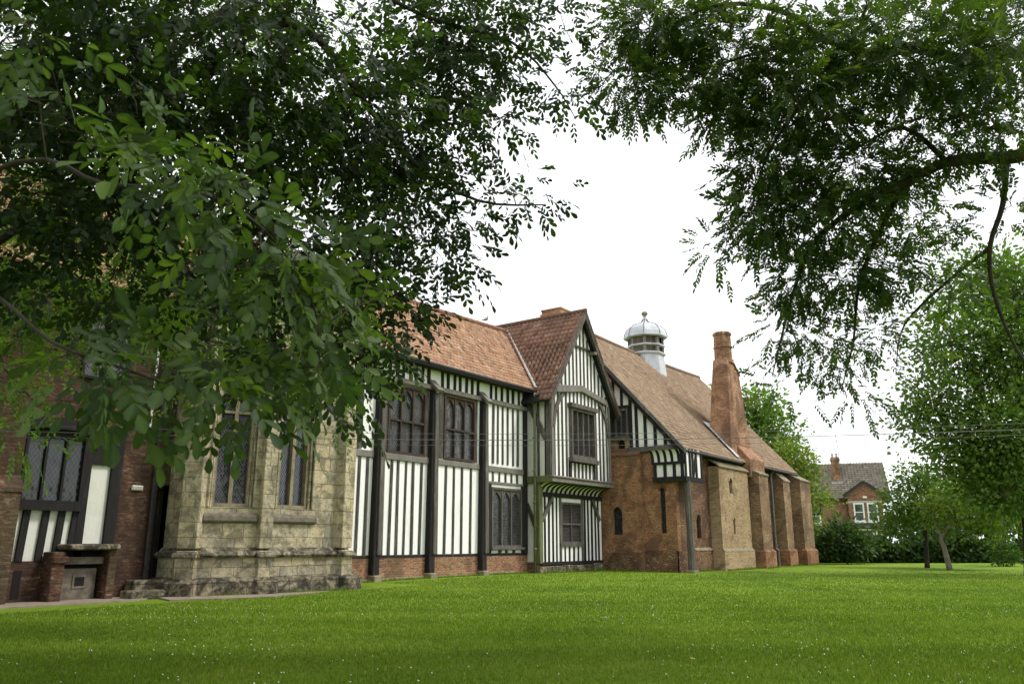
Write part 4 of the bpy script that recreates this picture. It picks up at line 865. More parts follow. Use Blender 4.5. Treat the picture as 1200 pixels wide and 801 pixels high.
faces = [PL(*BV[i], BV[i + 1][0] - BV[i][0], BV[i + 1][1] - BV[i][1]) for i in range(5)]
wins = {1: (0.36, 1.52, 2.2, 7.2), 2: (0.3, 1.5, 2.2, 7.2), 3: (0.5, 1.5, 2.2, 7.2)}
for i, f in enumerate(faces):
    mb = MB(); wn = wins.get(i)
    wall_holes(mb, f, 0, f.L, 1.0, ZT, [wn] if wn else [], 0.34, 0.45); mb.build('wall', M['stone'], bay)
    if wn:
        a0, a1, z0, z1 = wn
        w_ = window(bay, f, a0 + 0.08, a1 - 0.08, z0, z1, 2, 4.7, fmat='coping', gmat='lattice_bay', d=-0.3, dep=0.16, fw=0.1, mw=0.1)
        m_ = MB(); spandrel(m_, f, a0, a1, z1 - 0.8, z1, 0.75, -0.12, 0.0, 0.4)
        for q_, dd in ((0.0, 0.0), (0.07, -0.09), (0.13, -0.17)):
            m_.tube([f.p(a0 + q_, z0, dd), f.p(a0 + q_, z1 - 0.8, dd)], 0.035, 8); m_.tube([f.p(a1 - q_, z0, dd), f.p(a1 - q_, z1 - 0.8, dd)], 0.035, 8)
        m_.build('jamb_moulding', M['stone'], w_)
        m_ = MB(); m_.hexa([f.p(a0 - 0.12, z0 - 0.42, 0.0), f.p(a1 + 0.12, z0 - 0.42, 0.0), f.p(a1 + 0.12, z0 - 0.36, 0.11), f.p(a0 - 0.12, z0 - 0.36, 0.11), f.p(a0 - 0.05, z0, -0.2), f.p(a1 + 0.05, z0, -0.2), f.p(a1 + 0.1, z0 - 0.22, 0.1), f.p(a0 - 0.1, z0 - 0.22, 0.1)])
        m_.build('sill', M['sill_stone'], w_, bevel=0.02)
for i, ww in ((1, 0.5), (2, 0.36), (3, 0.62)):
    f0, f1 = faces[i - 1], faces[i]; n = (f0.n + f1.n).normalized(); v = Vector((*BV[i], 0)); t = Vector((-n.y, n.x, 0))
    mb = MB(); a = v - t * ww / 2 - n * 0.15; b = v + t * ww / 2 - n * 0.15; e = n * 0.36
    mb.hexa([a, b, b + e, a + e, a + Vector((0, 0, 1.1)), b + Vector((0, 0, 1.1)), b + e + Vector((0, 0, 1.1)), a + e + Vector((0, 0, 1.1))])
    for z0, z1, k in ((1.15, 4.7, 0.33), (4.7, 7.9, 0.25)):
        e = n * k; mb.hexa([a + Vector((0, 0, z0)), b + Vector((0, 0, z0)), b + e + Vector((0, 0, z0)), a + e + Vector((0, 0, z0)), a + Vector((0, 0, z1)), b + Vector((0, 0, z1)), b + e + Vector((0, 0, z1 - 0.15)), a + e + Vector((0, 0, z1 - 0.15))])
    po = mb.build('pier', M['stone'], bay, bevel=0.02)
    mb = MB(); a_ = v - t * (ww / 2 + 0.07) - n * 0.1; b_ = v + t * (ww / 2 + 0.07) - n * 0.1; e = n * 0.46
    for z, e_ in ((0.93, n * 0.42), (4.62, n * 0.36), (7.75, n * 0.32)): mb.hexa([a_ + Vector((0, 0, z)), b_ + Vector((0, 0, z)), b_ + e_ + Vector((0, 0, z)), a_ + e_ + Vector((0, 0, z)), a_ + Vector((0, 0, z + 0.2)), b_ + Vector((0, 0, z + 0.2)), b_ + e_ * 0.85 + Vector((0, 0, z + 0.12)), a_ + e_ * 0.85 + Vector((0, 0, z + 0.12))])
    mb.build('pier_moulding', M['stone_dark'], po, bevel=0.02)
    mb = MB(); a_ = v - t * (ww / 2 + 0.1) ; b_ = v + t * (ww / 2 + 0.1); e_ = n * 0.5
    mb.hexa([a_ + Vector((0, 0, -0.2)), b_ + Vector((0, 0, -0.2)), b_ + e_ + Vector((0, 0, -0.2)), a_ + e_ + Vector((0, 0, -0.2)), a_ + Vector((0, 0, 0.44)), b_ + Vector((0, 0, 0.44)), b_ + e_ + Vector((0, 0, 0.36)), a_ + e_ + Vector((0, 0, 0.36))]); mb.build('pier_footing', M['stone_dark'], po, bevel=0.03)
band([(0.0, 7.85), (0.1, 7.85), (0.2, 7.95), (0.2, 8.05), (0.05, 8.15), (0.0, 8.15)], 'stone', 'cornice', bay)
mb = MB()
for f in faces[1:4]:
    s0 = 0.1
    while s0 < f.L - 0.3: pbox(mb, f, s0, s0 + 0.55, ZT, ZT + 0.55, -0.35, 0.02); pbox(mb, f, s0 - 0.04, s0 + 0.59, ZT + 0.55, ZT + 0.65, -0.4, 0.08); s0 += 0.98
mb.build('battlement', M['stone'], bay)
mb = MB(); rp = ring(-0.2); mb.prism([(x, y, ZT - 0.3) for x, y in rp], (0, 0, 0.1)); mb.build('bay_roof', M['lead'], bay)

# ================================================================ LOW TIMBER AND BRICK RANGE at the left
lr = thing('service_range', (8.5, 19.6, 0), 'shaded brick and timber range at the left with a dark leaded window over white panels', 'building')
mb = MB(); wall_holes(mb, P, 10.62, 11.95, -0.1, 7.6, [(11.62, 11.95, 0.3, 2.75)], 0.3, 0.4); mb.build('brick_wall', M['brick_shaded'], lr)
mb = MB(); pbox(mb, P, 4.0, 10.62, 4.15, 7.6, -0.3, 0.0); mb.build('upper_brick_wall', M['brick_shaded'], lr)
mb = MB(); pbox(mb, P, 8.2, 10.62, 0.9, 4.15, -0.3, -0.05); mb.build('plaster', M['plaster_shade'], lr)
mb = MB(); pbox(mb, P, 6.0, 10.62, -0.1, 0.9, -0.3, 0.0); mb.build('base_wall', M['brick_shaded'], lr)
mb = MB()
for a, b, z0, z1, d in ((9.68, 9.86, 0.9, 4.1, 0.03), (10.36, 10.62, 0.85, 4.1, 0.04), (8.15, 8.32, 0.85, 4.1, 0.03), (9.84, 10.4, 3.14, 4.1, 0.02), (9.84, 10.4, 0.9, 1.28, 0.02), (8.15, 9.7, 3.72, 3.9, 0.04)): pbox(mb, P, a, b, z0, z1, -0.06, d)
for a in (8.53, 8.95, 9.3, 9.62): pbeam(mb, P, a - 0.02, 0.9, a + 0.03, 2.1, 0.15, -0.05, 0.02)
mb.build('timber_frame', M['black'], lr)
mb = MB(); pbox(mb, P, 8.25, 9.72, 2.02, 2.18, -0.05, 0.12); pbox(mb, P, 8.2, 9.75, 3.88, 3.98, -0.05, 0.2); pbox(mb, P, 8.25, 9.7, 3.98, 4.12, -0.05, 0.14); mb.build('moulded_sill', M['black'], lr)
window(lr, P, 8.3, 9.7, 2.18, 3.74, 3, None, arch=False, fmat='black', gmat='lattice_big', d=-0.03, dep=0.09, fw=0.07)
mb = MB(); pbox(mb, P, 8.0, 8.08, 6, 7, -0.1, 0.01)
window(lr, P, 9.3, 10.5, 5.2, 6.8, 2, None, arch=False, fmat='black', gmat='lattice_bay', d=0.0, dep=0.08, fw=0.07)
# hearth hatch with stone shelf
mb = MB(); pbox(mb, P, 9.3, 10.5, 1.14, 1.27, -0.02, 0.62); lr_s = mb.build('stone_shelf', M['stone_dark'], lr, bevel=0.03)
mb = MB(); pbox(mb, P, 9.02, 9.3, -0.1, 1.1, 0.001, 0.5); pbox(mb, P, 10.3, 10.5, -0.1, 1.14, 0.001, 0.5); pbox(mb, P, 9.0, 9.35, 0.85, 1.0, 0.3, 0.56); mb.build('hatch_pier', M['brick_shaded'], lr, bevel=0.02)
mb = MB(); pbox(mb, P, 9.3, 10.3, -0.1, 1.14, 0.001, 0.03); mb.build('hatch_void', M['void'], lr)
mb = MB(); pbox(mb, P, 9.32, 10.28, 0.82, 0.98, 0.03, 0.3); pbox(mb, P, 9.4, 10.2, 0.0, 0.72, 0.03, 0.18); hb = mb.build('hatch', M['sill_stone'], lr)
mb = MB(); pbox(mb, P, 9.66, 9.98, 0.28, 0.58, 0.18, 0.2); mb.build('hatch_frame', M['sill_stone'], hb); mb = MB(); pbox(mb, P, 9.71, 9.93, 0.33, 0.53, 0.2, 0.205); mb.build('hatch_opening', M['void'], hb)
mb = MB(); pbox(mb, P, 8.45, 8.62, 0.1, 0.7, 0.001, 0.01); mb.build('vent_slot', M['void'], lr)
mb = MB(); wall_holes(mb, front(19.15), 5.6, 8.18, -0.1, 2.4, [], 0.2, 0.45); wall_holes(mb, front(19.35), 5.0, 8.2, 2.4, 7.4, [], 0.2, 0.25)
mb.hexa([(5.6, 19.12, 2.38), (8.22, 19.12, 2.38), (8.22, 19.4, 2.38), (5.6, 19.4, 2.38), (5.6, 19.12, 2.46), (8.22, 19.12, 2.46), (8.22, 19.35, 2.75), (5.6, 19.35, 2.75)]); mb.build('buttress', M['brick_shaded'], lr)
mb = MB(); pbox(mb, P, 11.62, 11.95, 0.3, 2.75, -0.28, -0.22)
for k in range(4): pbox(mb, P, 11.63 + k * 0.08, 11.69 + k * 0.08, 0.3, 2.72, -0.22, -0.2)
mb.build('door', M['black'], lr)
mb = MB(); mb.tube([(11.46, 19.5, 7.5), (11.46, 19.5, 0.1)], 0.045, 8); mb.build('downpipe', M['iron'], lr)
mb = MB(); mb.tube([(11.2, 19.53, 6.8), (11.2, 19.53, 3.9)], 0.03, 6); mb.build('white_pipe', M['white'], lr)
tile_roof('roof', 'tile_orange', lr, (2.0, 19.2, 7.55), (12.5, 0, 0), (0, 3.3, 3.6), 0.2, 0.25, 0.026)
mb = MB(); mb.prism([(2.0, 19.25, 7.5), (14.5, 19.25, 7.5), (14.5, 22.5, 11.05), (2.0, 22.5, 11.05)], (0, 0.1, -0.15)); mb.build('roof_deck', M['black'], lr)
mb = MB(); mb.box(4.0, 11.9, 20.0, 26, 0, 7.5); mb.build('rear_wall', M['brick_shaded'], lr)
# wall light
wl = thing('wall_light', (11.05, 19.58, 2.6), 'small white box light on the shaded brick wall beside the downpipe', 'light')
mb = MB(); mb.box(10.92, 11.2, 19.53, 19.598, 2.58, 2.7); mb.build('housing', M['white'], wl, bevel=0.01); mb = MB(); mb.box(10.94, 11.18, 19.515, 19.53, 2.6, 2.68); mb.build('diffuser', M['mortar'], wl)
# steps
st = thing('stone_steps', (11.2, 19, 0), 'two worn dark stone steps rising to the narrow doorway by the bay', 'steps')
mb = MB(); mb.box(10.65, 11.8, 18.55, 19.1, -0.05, 0.2); mb.build('step', M['stone_dark'], st, bevel=0.03)
mb = MB(); mb.box(11.0, 11.8, 19.1, 19.55, -0.05, 0.42); mb.build('step', M['stone_dark'], st, bevel=0.03)

# ================================================================ FOLIAGE
def unit(v): return v / np.maximum(np.linalg.norm(v, axis=-1, keepdims=True), 1e-9)
BROAD = (np.array([[0, 0, 0], [.3, 0, .0], [.66, 0, .0], [1, 0, -.07], [.3, .17, .04], [.66, .255, .05], [.9, .15, .0], [.3, -.17, .04], [.66, -.255, .05], [.9, -.15, .0]]),
         np.array([[0, 1, 4, 4], [1, 2, 5, 4], [2, 3, 6, 5], [0, 7, 7, 1], [1, 7, 8, 2], [2, 8, 9, 3]]))
NARROW = (np.array([[0, 0, 0], [.45, .16, .03], [1, 0, -.06], [.45, -.16, .03]]), np.array([[0, 1, 2, 3]]))
CLUMP = (np.array([[0, 0, 0], [.4, .38, .06], [1, .05, -.08], [.45, -.36, .05]]), np.array([[0, 1, 2, 3]]))
def leaves_mesh(name, parent, mat, pos, dr, nr, size, tmpl, tint):
    """one mesh of separate real leaves; pos base point, dr direction of the midrib, nr upper side"""
    T, Fq = tmpl; n = len(pos); x = unit(dr); nr = nr - (nr * x).sum(1, keepdims=True) * x; z = unit(nr); y = np.cross(z, x)
    V = pos[:, None] + size[:, None, None] * (T[None, :, 0:1] * x[:, None] + T[None, :, 1:2] * y[:, None] + T[None, :, 2:3] * z[:, None])
    K = len(T); F = (Fq[None] + (np.arange(n) * K)[:, None, None]).reshape(-1, 4)
    tri = F[:, 2] == F[:, 3]
    if tri.any():  # triangles kept as quads with a split edge point
        pass
    tt_ = np.repeat(tint, K).reshape(n, K)
    if K == 10: tt_[:, :4] += 0.16
    tt_ += rng.normal(0, 0.03, tt_.shape)
    return np_tri(name, V.reshape(-1, 3), F, mat, parent, np.clip(tt_.ravel(), 0, 1))
def np_tri(name, V, F, mat, parent, tint):
    a = F[:, [0, 1, 2]]; b = F[:, [0, 2, 3]]; b = b[(b[:, 1] != b[:, 2]) & (b[:, 0] != b[:, 2])]
    a = a[(a[:, 0] != a[:, 1]) & (a[:, 1] != a[:, 2])]
    return np_mesh(name, V, np.concatenate([a, b]), mat, parent, tint=tint)
def compound(centres, dirs, nl, L, leaf, width_pairs=True, droop=0.35, upn=0.5, tvar=0.18, tbase=0.5, opp=True):
    """pinnate leaves: nl leaflets along a rachis of length L from each centre. returns leaf arrays"""
    n = len(centres); up = np.array([0, 0, 1.0]); d = unit(dirs)
    nrm = unit(up + rng.normal(0, upn, (n, 3))); side = unit(np.cross(nrm, d)); nrm = np.cross(d, side)
    P, D, N_, S, Tn = [], [], [], [], []
    tb = np.clip(tbase + rng.normal(0, tvar, n), 0, 1); sc_l = rng.uniform(0.75, 1.2, n)
    for k in range(nl):
        if k == nl - 1: f, sg, ang = 1.0, 0, 0
        else: f = (0.3 + 0.7 * (k // 2) / max(1, (nl - 1) // 2)) if opp else (k + 1) / nl; sg = 1 if k % 2 else -1; ang = 1.05 - 0.35 * f
        p = centres + d * (L * f * sc_l)[:, None] - up * (droop * L * f * f * sc_l)[:, None]
        dd = d * math.cos(ang) + side * sg * math.sin(ang) - up * (0.25 + 0.35 * rng.random(n))[:, None] * (0.6 + droop) + rng.normal(0, 0.12, (n, 3))
        P.append(p); D.append(dd); N_.append(nrm + rng.normal(0, 0.25, (n, 3)))
        S.append(leaf * sc_l * rng.uniform(0.8, 1.15, n) * (0.72 + 0.4 * f)); Tn.append(np.clip(tb + rng.normal(0, 0.08, n), 0, 1))
    return [np.concatenate(a) for a in (P, D, N_, S, Tn)]
def blob_points(bl, per=9, spread=0.28):
    """cluster centres and spray origins; blobs = (centre Vector, rx, ry, rz metres, sprays)"""
    C, Dv, CL = [], [], []
    for c, rx, ry, rz, n in bl:
        m = max(1, n // per); q = unit(rng.normal(0, 1, (m, 3))) * (rng.random(m) ** 0.42)[:, None]
        right = np.array([HS, -HC, 0]); fwd = np.array([HC, HS, 0])
        cl = np.array(c) + q[:, :1] * rx * right + q[:, 1:2] * rz * fwd + q[:, 2:3] * ry * np.array([0, 0, 1])
        CL.append(cl); k = rng.integers(0, m, n); o = rng.normal(0, 1, (n, 3)); p = cl[k] + o * spread * np.array([1, 1, 0.6])
        out_ = unit(cl[k] - np.array(c)) * 0.5 + o * 0.6 + np.array([0, 0, -0.12]); C.append(p); Dv.append(out_)
    return np.concatenate(C), np.concatenate(Dv), np.concatenate(CL)
def vb(lst, depth=None):
    """(px, py, D, rpx, rpy, sprays) -> metres"""
    return [(at(x, y, D), rx * D / 950, ry * D / 950, (rest[0] if rest else max(rx, ry) * D / 950), n) for x, y, D, rx, ry, n, *rest in lst]
def curve(a, b, sag=0.0, n=6, wob=0.06):
    a, b = Vector(a), Vector(b); L = (b - a).length; out = []
    ox = Vector((rnd.uniform(-1, 1), rnd.uniform(-1, 1), rnd.uniform(-1, 1))) * wob * L
    for i in range(n + 1):
        t = i / n; p = a.lerp(b, t) + ox * math.sin(t * math.pi) + Vector((0, 0, sag * L * math.sin(t * math.pi)))
        p += Vector((rnd.uniform(-1, 1), rnd.uniform(-1, 1), rnd.uniform(-1, 1))) * 0.012 * L * (0 < i < n); out.append(p)
    return out
def nearest(pts, p):
    d = [((q - p).length, i) for i, q in enumerate(pts)]; return pts[min(d)[1]]
def limbs_mesh(name, parent, mat, limbs, CL, tw=0.012, maxtw=400, n=6, twn=5):
    """limbs: list of (points, r0, r1); twigs run from the nearest limb point to the cluster centres"""
    mb = MB(); joints = []
    for pts, r0, r1 in limbs:
        pts = [Vector(p) for p in pts]; fine = []
        for i in range(len(pts) - 1):
            p0 = pts[max(i - 1, 0)]; p1, p2 = pts[i], pts[i + 1]; p3 = pts[min(i + 2, len(pts) - 1)]
            for k in range(4):
                t = k / 4; fine.append(0.5 * ((2 * p1) + (-p0 + p2) * t + (2 * p0 - 5 * p1 + 4 * p2 - p3) * t * t + (-p0 + 3 * p1 - 3 * p2 + p3) * t ** 3))
        fine.append(pts[-1]); m = len(fine)
        mb.tube(fine, [r0 + (r1 - r0) * (i / (m - 1)) ** 0.8 for i in range(m)], n); joints += fine[2:]
    o = mb.build(name, mat, parent, smooth=True)
    mt = MB(); second = list(joints)
    CLs = CL if len(CL) <= maxtw else CL[rng.choice(len(CL), maxtw, replace=False)]
    for i, c in enumerate(CLs):
        c = Vector(c); a = nearest(second, c)
        if (a - c).length > 3.2 or (a - c).length < 0.02: continue
        cv = curve(a, c, 0.06, 5); r = tw * rnd.uniform(0.6, 1.2) * (0.6 + (a - c).length * 0.22)
        mt.tube(cv, [r * (1 - 0.7 * k / 5) for k in range(6)], 4, cap=False)
        if i % 2 == 0: second += cv[2:5]
        for _ in range(2):
            e = cv[rnd.randint(2, 4)]; f_ = c + Vector((rnd.gauss(0, .2), rnd.gauss(0, .2), rnd.gauss(0, .15)))
            mt.tube(curve(e, f_, 0.04, 3), [r * 0.4, r * 0.32, r * 0.25, r * 0.15], 3, cap=False)
    tag(mt.build('twigs', M['twig'], o, recalc=False), kind='stuff')
    return o

M['leaf_walnut'] = leaf_mat('walnut_leaf', [(0, (0.012, 0.022, 0.009)), (0.4, (0.022, 0.04, 0.014)), (0.8, (0.045, 0.078, 0.028)), (1, (0.085, 0.13, 0.035))], 0.38, 0.5, 0.22, (1.9, 2.2, 0.55))
M['leaf_ash'] = leaf_mat('ash_leaf', [(0, (0.022, 0.038, 0.014)), (0.5, (0.038, 0.066, 0.022)), (0.85, (0.056, 0.092, 0.028)), (1, (0.11, 0.15, 0.035))], 0.4, 0.5, 0.2, (2.0, 2.3, 0.5))
M['leaf_maple'] = leaf_mat('small_leaf', [(0, (0.04, 0.08, 0.014)), (0.5, (0.085, 0.15, 0.022)), (1, (0.17, 0.24, 0.035))], 0.45, 0.5, 0.2, (1.5, 1.9, 0.5))
M['leaf_far'] = leaf_mat('far_leaf', [(0, (0.04, 0.08, 0.018)), (0.5, (0.09, 0.155, 0.03)), (1, (0.18, 0.26, 0.055))], 0.35, 0.6, 0.15, (1.3, 1.6, 0.6))
M['leaf_dark'] = leaf_mat('hedge_leaf', [(0, (0.018, 0.035, 0.012)), (0.5, (0.035, 0.065, 0.018)), (1, (0.07, 0.12, 0.03))], 0.25, 0.6, 0.15, (1.2, 1.5, 0.6))
M['leaf_yellow'] = leaf_mat('yellowing_leaf', [(0, (0.07, 0.12, 0.02)), (0.5, (0.15, 0.21, 0.035)), (0.8, (0.24, 0.29, 0.05)), (1, (0.42, 0.3, 0.05))], 0.4, 0.6, 0.15, (1.3, 1.5, 0.6))

# ---- big-leaved walnut at the left
tl = thing('walnut_tree', FR(5.5, -7.2), 'large dark walnut tree overhanging the left half with broad oval leaflets', 'tree')
bl = vb([(540, 10, 9.5, 95, 40, 120), (640, 15, 9.5, 52, 26, 26), (662, 95, 9.5, 22, 44, 16), (530, 80, 9.5, 75, 60, 105), (590, 60, 9.5, 40, 42, 26), (505, 160, 9.5, 72, 60, 90), (585, 130, 9.8, 30, 35, 16),
         (598, 230, 9.2, 48, 15, 18), (545, 245, 9.5, 26, 22, 8), (470, 245, 9, 70, 60, 90), (520, 300, 9.2, 34, 30, 22), (430, 150, 8.6, 95, 100, 140), (350, 60, 8, 150, 90, 170), (330, 180, 8, 120, 90, 120), (395, 290, 8.2, 95, 75, 120),
         (465, 355, 8.6, 38, 40, 32), (425, 385, 8, 40, 50, 40), (200, 60, 7, 160, 90, 170), (60, 90, 6.5, 130, 110, 140), (200, 200, 7, 140, 100, 130), (60, 240, 6.5, 120, 90, 90), (290, 310, 7.2, 110, 80, 80), (120, 330, 7, 120, 60, 60),
         (380, 440, 7.5, 40, 42, 26), (330, 400, 7.2, 60, 60, 36), (250, 20, 6, 240, 40, 90)])
nr_ = vb([(60, 30, 3.9, 60, 40, 7, .4), (20, 110, 3.7, 40, 45, 5, .4), (180, 215, 4.2, 75, 28, 15, .5), (275, 245, 4.3, 60, 38, 20, .5), (330, 300, 4.6, 50, 52, 22, .5), (375, 370, 5, 36, 42, 16, .5), (360, 430, 4.8, 38, 28, 10, .5),
         (250, 395, 4.4, 45, 28, 8, .4), (105, 425, 3.9, 62, 24, 13, .4), (185, 430, 4.0, 48, 30, 11, .4), (250, 450, 4.2, 34, 26, 7, .4), (300, 448, 4.4, 38, 24, 8, .4), (60, 450, 3.9, 16, 18, 2, .3), (150, 130, 4.5, 70, 40, 8, .5), (420, 330, 5.5, 35, 45, 12, .5)])
ov = [(FR(11.5, -7.2, 9.2), 3.6, 1.5, 2.6, 420), (FR(11.5, -11, 7.5), 2.6, 2.2, 2.6, 380), (FR(1.5, -4, 5.4), 3.0, 1.2, 2.5, 260), (FR(5.5, -4, 7.6), 3.5, 1.2, 2.5, 420), (FR(9, -6, 9), 4, 1.4, 2.5, 260), (FR(-2, -3, 5.2), 3, 1.1, 2, 120)]
C1, D1, CL1 = blob_points([(c, a, b, d, int(n * 2.9)) for c, a, b, d, n in bl] + ov, 8, 0.2)
C2, D2, CL2 = blob_points([(c, a, b, d, int(n * 1.8)) for c, a, b, d, n in nr_], 3, 0.1)
A1 = compound(C1, D1, 7, 0.24, 0.098, droop=0.25, upn=0.6, tbase=0.26, tvar=0.22); A2 = compound(C2, D2 + [0, 0, -0.1], 7, 0.24, 0.11, droop=0.3, upn=0.7, tbase=0.75, tvar=0.16)
A = [np.concatenate(a) for a in zip(A1, A2)]
leaves_mesh('crown', tl, M['leaf_walnut'], *A[:4], BROAD, A[4])
tb_ = FR(5.5, -7.2)
A_ = lambda *a: at(*a)
limbs = [([tb_ + Vector((0, 0, -0.2)), tb_ + Vector((0.05, 0, 1.2)), tb_ + Vector((0.1, 0.1, 2.6)), tb_ + Vector((0.3, 0.1, 4.2)), tb_ + Vector((0.5, 0, 6.2)), FR(6, -6, 8.5)], 0.36, 0.1),
         ([tb_ + Vector((0.1, 0.1, 2.6)), FR(6.6, -5.4, 4.2), at(110, 60, 7), at(230, 30, 7.5), at(354, 32, 8), at(418, 107, 8.4), at(482, 188, 8.8), at(560, 235, 9.2), at(640, 240, 9.2)], 0.11, 0.008),
         ([at(230, 30, 7.5), at(380, -30, 8.4), at(500, 20, 9), at(600, 50, 9.4), at(650, 100, 9.5), at(675, 140, 9.5)], 0.045, 0.006),
         ([tb_ + Vector((0.05, 0, 2.4)), FR(6.4, -5.6, 2.9), at(60, 250, 7), at(170, 300, 7.2), at(260, 340, 7.4), at(340, 380, 7.8), at(390, 450, 7.6)], 0.05, 0.006),
         ([tb_ + Vector((0.1, 0, 2.8)), FR(4.8, -4.5, 3.1), at(20, 190, 4.6), at(120, 215, 4.4), at(230, 225, 4.3), at(310, 270, 4.5), at(365, 350, 4.9), at(375, 420, 5)], 0.022, 0.004),
         ([FR(4.8, -4.5, 3.0), at(-40, 330, 4.2), at(60, 400, 4), at(140, 430, 4), at(230, 460, 4.2), at(300, 470, 4.4)], 0.014, 0.004),
         ([at(354, 32, 8), at(300, 140, 7.8), at(330, 220, 8), at(400, 290, 8.2), at(440, 370, 8.2)], 0.055, 0.008),
         ([at(418, 107, 8.4), at(480, 110, 9), at(540, 120, 9.4), at(590, 140, 9.6)], 0.04, 0.006), ([tb_ + Vector((.3, .1, 4.2)), FR(4, -5, 6), FR(3, -3.6, 7)], 0.12, 0.03)]
limbs_mesh('trunk', tl, M['bark'], limbs, np.concatenate([CL1, CL2]), 0.009, 1100, 8)

up_ = [(FR(-3, -6, 8.5), 6, 1.8, 5, 5200), (FR(4, -9.5, 9.5), 4.5, 2.5, 4, 4200), (FR(10, -12, 9.5), 4, 3, 3.5, 3600), (FR(-6, 2, 9), 6, 1.5, 4, 3000)]  # unseen foliage above and beside the camera, added to shade lawn and left range
C3, D3, CL3 = blob_points(up_, 40, 0.5); n3 = len(C3)
leaves_mesh('unseen_shade_crown', tl, M['leaf_walnut'], C3, D3, np.array([0, 0, 1.0]) + rng.normal(0, 0.6, (n3, 3)), 0.3 * rng.uniform(0.7, 1.3, n3), CLUMP, np.clip(rng.normal(0.5, 0.2, n3), 0, 1))

# ---- smaller-leaved tree behind it
ts = thing('small_leaved_tree', FR(13, -9.5), 'lighter green small-leaved tree between the walnut and the shaded brick range', 'tree')
bs = vb([(40, 320, 12.5, 80, 60, 150), (150, 360, 12.5, 90, 60, 170), (30, 430, 12, 50, 50, 60), (250, 380, 12.5, 80, 60, 120), (150, 250, 13, 120, 60, 110), (330, 400, 12.5, 55, 45, 80), (400, 430, 12.3, 38, 40, 55), (90, 480, 12, 40, 24, 22), (20, 510, 11.5, 28, 28, 24), (370, 470, 12.3, 30, 22, 18), (250, 440, 12.5, 50, 30, 26), (350, 330, 12.8, 70, 50, 70), (60, 120, 14, 150, 120, 420), (250, 120, 14, 140, 120, 360), (160, 240, 14, 180, 60, 260), (60, -60, 14, 200, 70, 260), (330, 10, 14, 90, 90, 120), (40, 230, 13, 60, 60, 120), (20, 380, 12.5, 50, 50, 100), (230, 330, 13, 90, 50, 130)])
C1, D1, CL1 = blob_points([(c, a, b, d, int(n * 2.0)) for c, a, b, d, n in bs], 7, 0.25)
A = compound(C1, D1, 9, 0.34, 0.085, droop=0.2, upn=0.5, opp=False)
leaves_mesh('crown', ts, M['leaf_maple'], *A[:4], BROAD, A[4])
t0 = FR(13, -9.5)
limbs_mesh('trunk', ts, M['bark'], [([t0 + Vector((0, 0, -.2)), t0 + Vector((.1, 0, 1.5)), t0 + Vector((.3, .1, 3)), at(-20, 300, 12.8), at(60, 260, 12.8)], .2, .05),
    ([t0 + Vector((.2, 0, 2.2)), at(-30, 330, 12.6), at(50, 340, 12.5), at(140, 370, 12.5), at(250, 400, 12.5), at(330, 410, 12.4), at(400, 440, 12.3)], .05, .01), ([at(-30, 330, 12.6), at(0, 420, 12.2), at(40, 470, 12)], .04, .01), ([at(50, 340, 12.5), at(150, 280, 12.8), at(260, 300, 12.8), at(350, 340, 12.7)], .05, .01)], CL1, 0.01, 500, 6)

# ---- pinnate-leaved tree at the right, limbs reaching over the lawn
tr = thing('ash_tree', FR(9, 8.2), 'dark pinnate-leaved tree overhanging from the right with heavy black limbs and feathery leaf tips', 'tree')
b3 = vb([(768, 30, 9, 62, 45, 280), (738, 100, 9, 28, 40, 95), (790, 95, 9, 36, 26, 55), (860, 60, 9, 80, 75, 330), (850, 130, 9.2, 36, 32, 60), (930, 120, 9, 80, 70, 280), (905, 200, 9.2, 45, 52, 180), (900, 255, 9.2, 38, 28, 95), (842, 290, 9.2, 22, 10, 12), (985, 60, 9, 90, 70, 260), (990, 200, 9.2, 70, 60, 200),
         (950, 265, 9.5, 70, 35, 170), (1070, 60, 8.5, 90, 70, 220), (1160, 60, 8, 80, 90, 180), (1090, 150, 9, 80, 50, 160), (1160, 150, 8.5, 60, 50, 90), (1060, 240, 9.5, 60, 40, 90), (945, 325, 10, 42, 28, 90), (990, 320, 10, 55, 38, 120), (1045, 300, 10, 50, 40, 80),
         (915, 380, 10.3, 22, 18, 24), (950, 395, 10.3, 24, 36, 36), (925, 458, 10.3, 18, 12, 9), (965, 425, 10.5, 20, 24, 13), (1000, 395, 10.5, 36, 38, 36), (1000, 455, 10.5, 18, 18, 12), (1045, 385, 10.5, 28, 36, 24), (1062, 430, 10.5, 20, 16, 7), (1110, 340, 10, 45, 45, 40), (1185, 250, 8.5, 30, 60, 26)])
ov = [(FR(4, 4.5, 6.2), 3.4, 1.0, 2.6, 520), (FR(9, 6, 9.4), 4.5, 1.2, 3, 520), (FR(12, 9, 10.5), 4, 1.5, 3, 420), (FR(0, 5, 5.6), 3, 1, 2.5, 180), (FR(8, 11, 8), 3.5, 2, 3, 240)]
C1, D1, CL1 = blob_points([(c, a, b, d, int(n * 1.85)) for c, a, b, d, n in b3] + [(c, a, b, d, int(n * 2.2)) for c, a, b, d, n in ov], 9, 0.15)
A = compound(C1, D1, 13, 0.28, 0.07, droop=0.25, upn=0.5, tbase=0.66, tvar=0.22)
leaves_mesh('crown', tr, M['leaf_ash'], *A[:4], BROAD if False else (np.array([[0, 0, 0], [.25, .17, .03], [.6, .21, .03], [1, 0, -.06], [.6, -.21, .03], [.25, -.17, .03], [.45, 0, 0]]), np.array([[0, 6, 2, 1], [6, 3, 3, 2], [0, 5, 4, 6], [6, 4, 3, 3]])), A[4])
t0 = FR(9, 8.2)
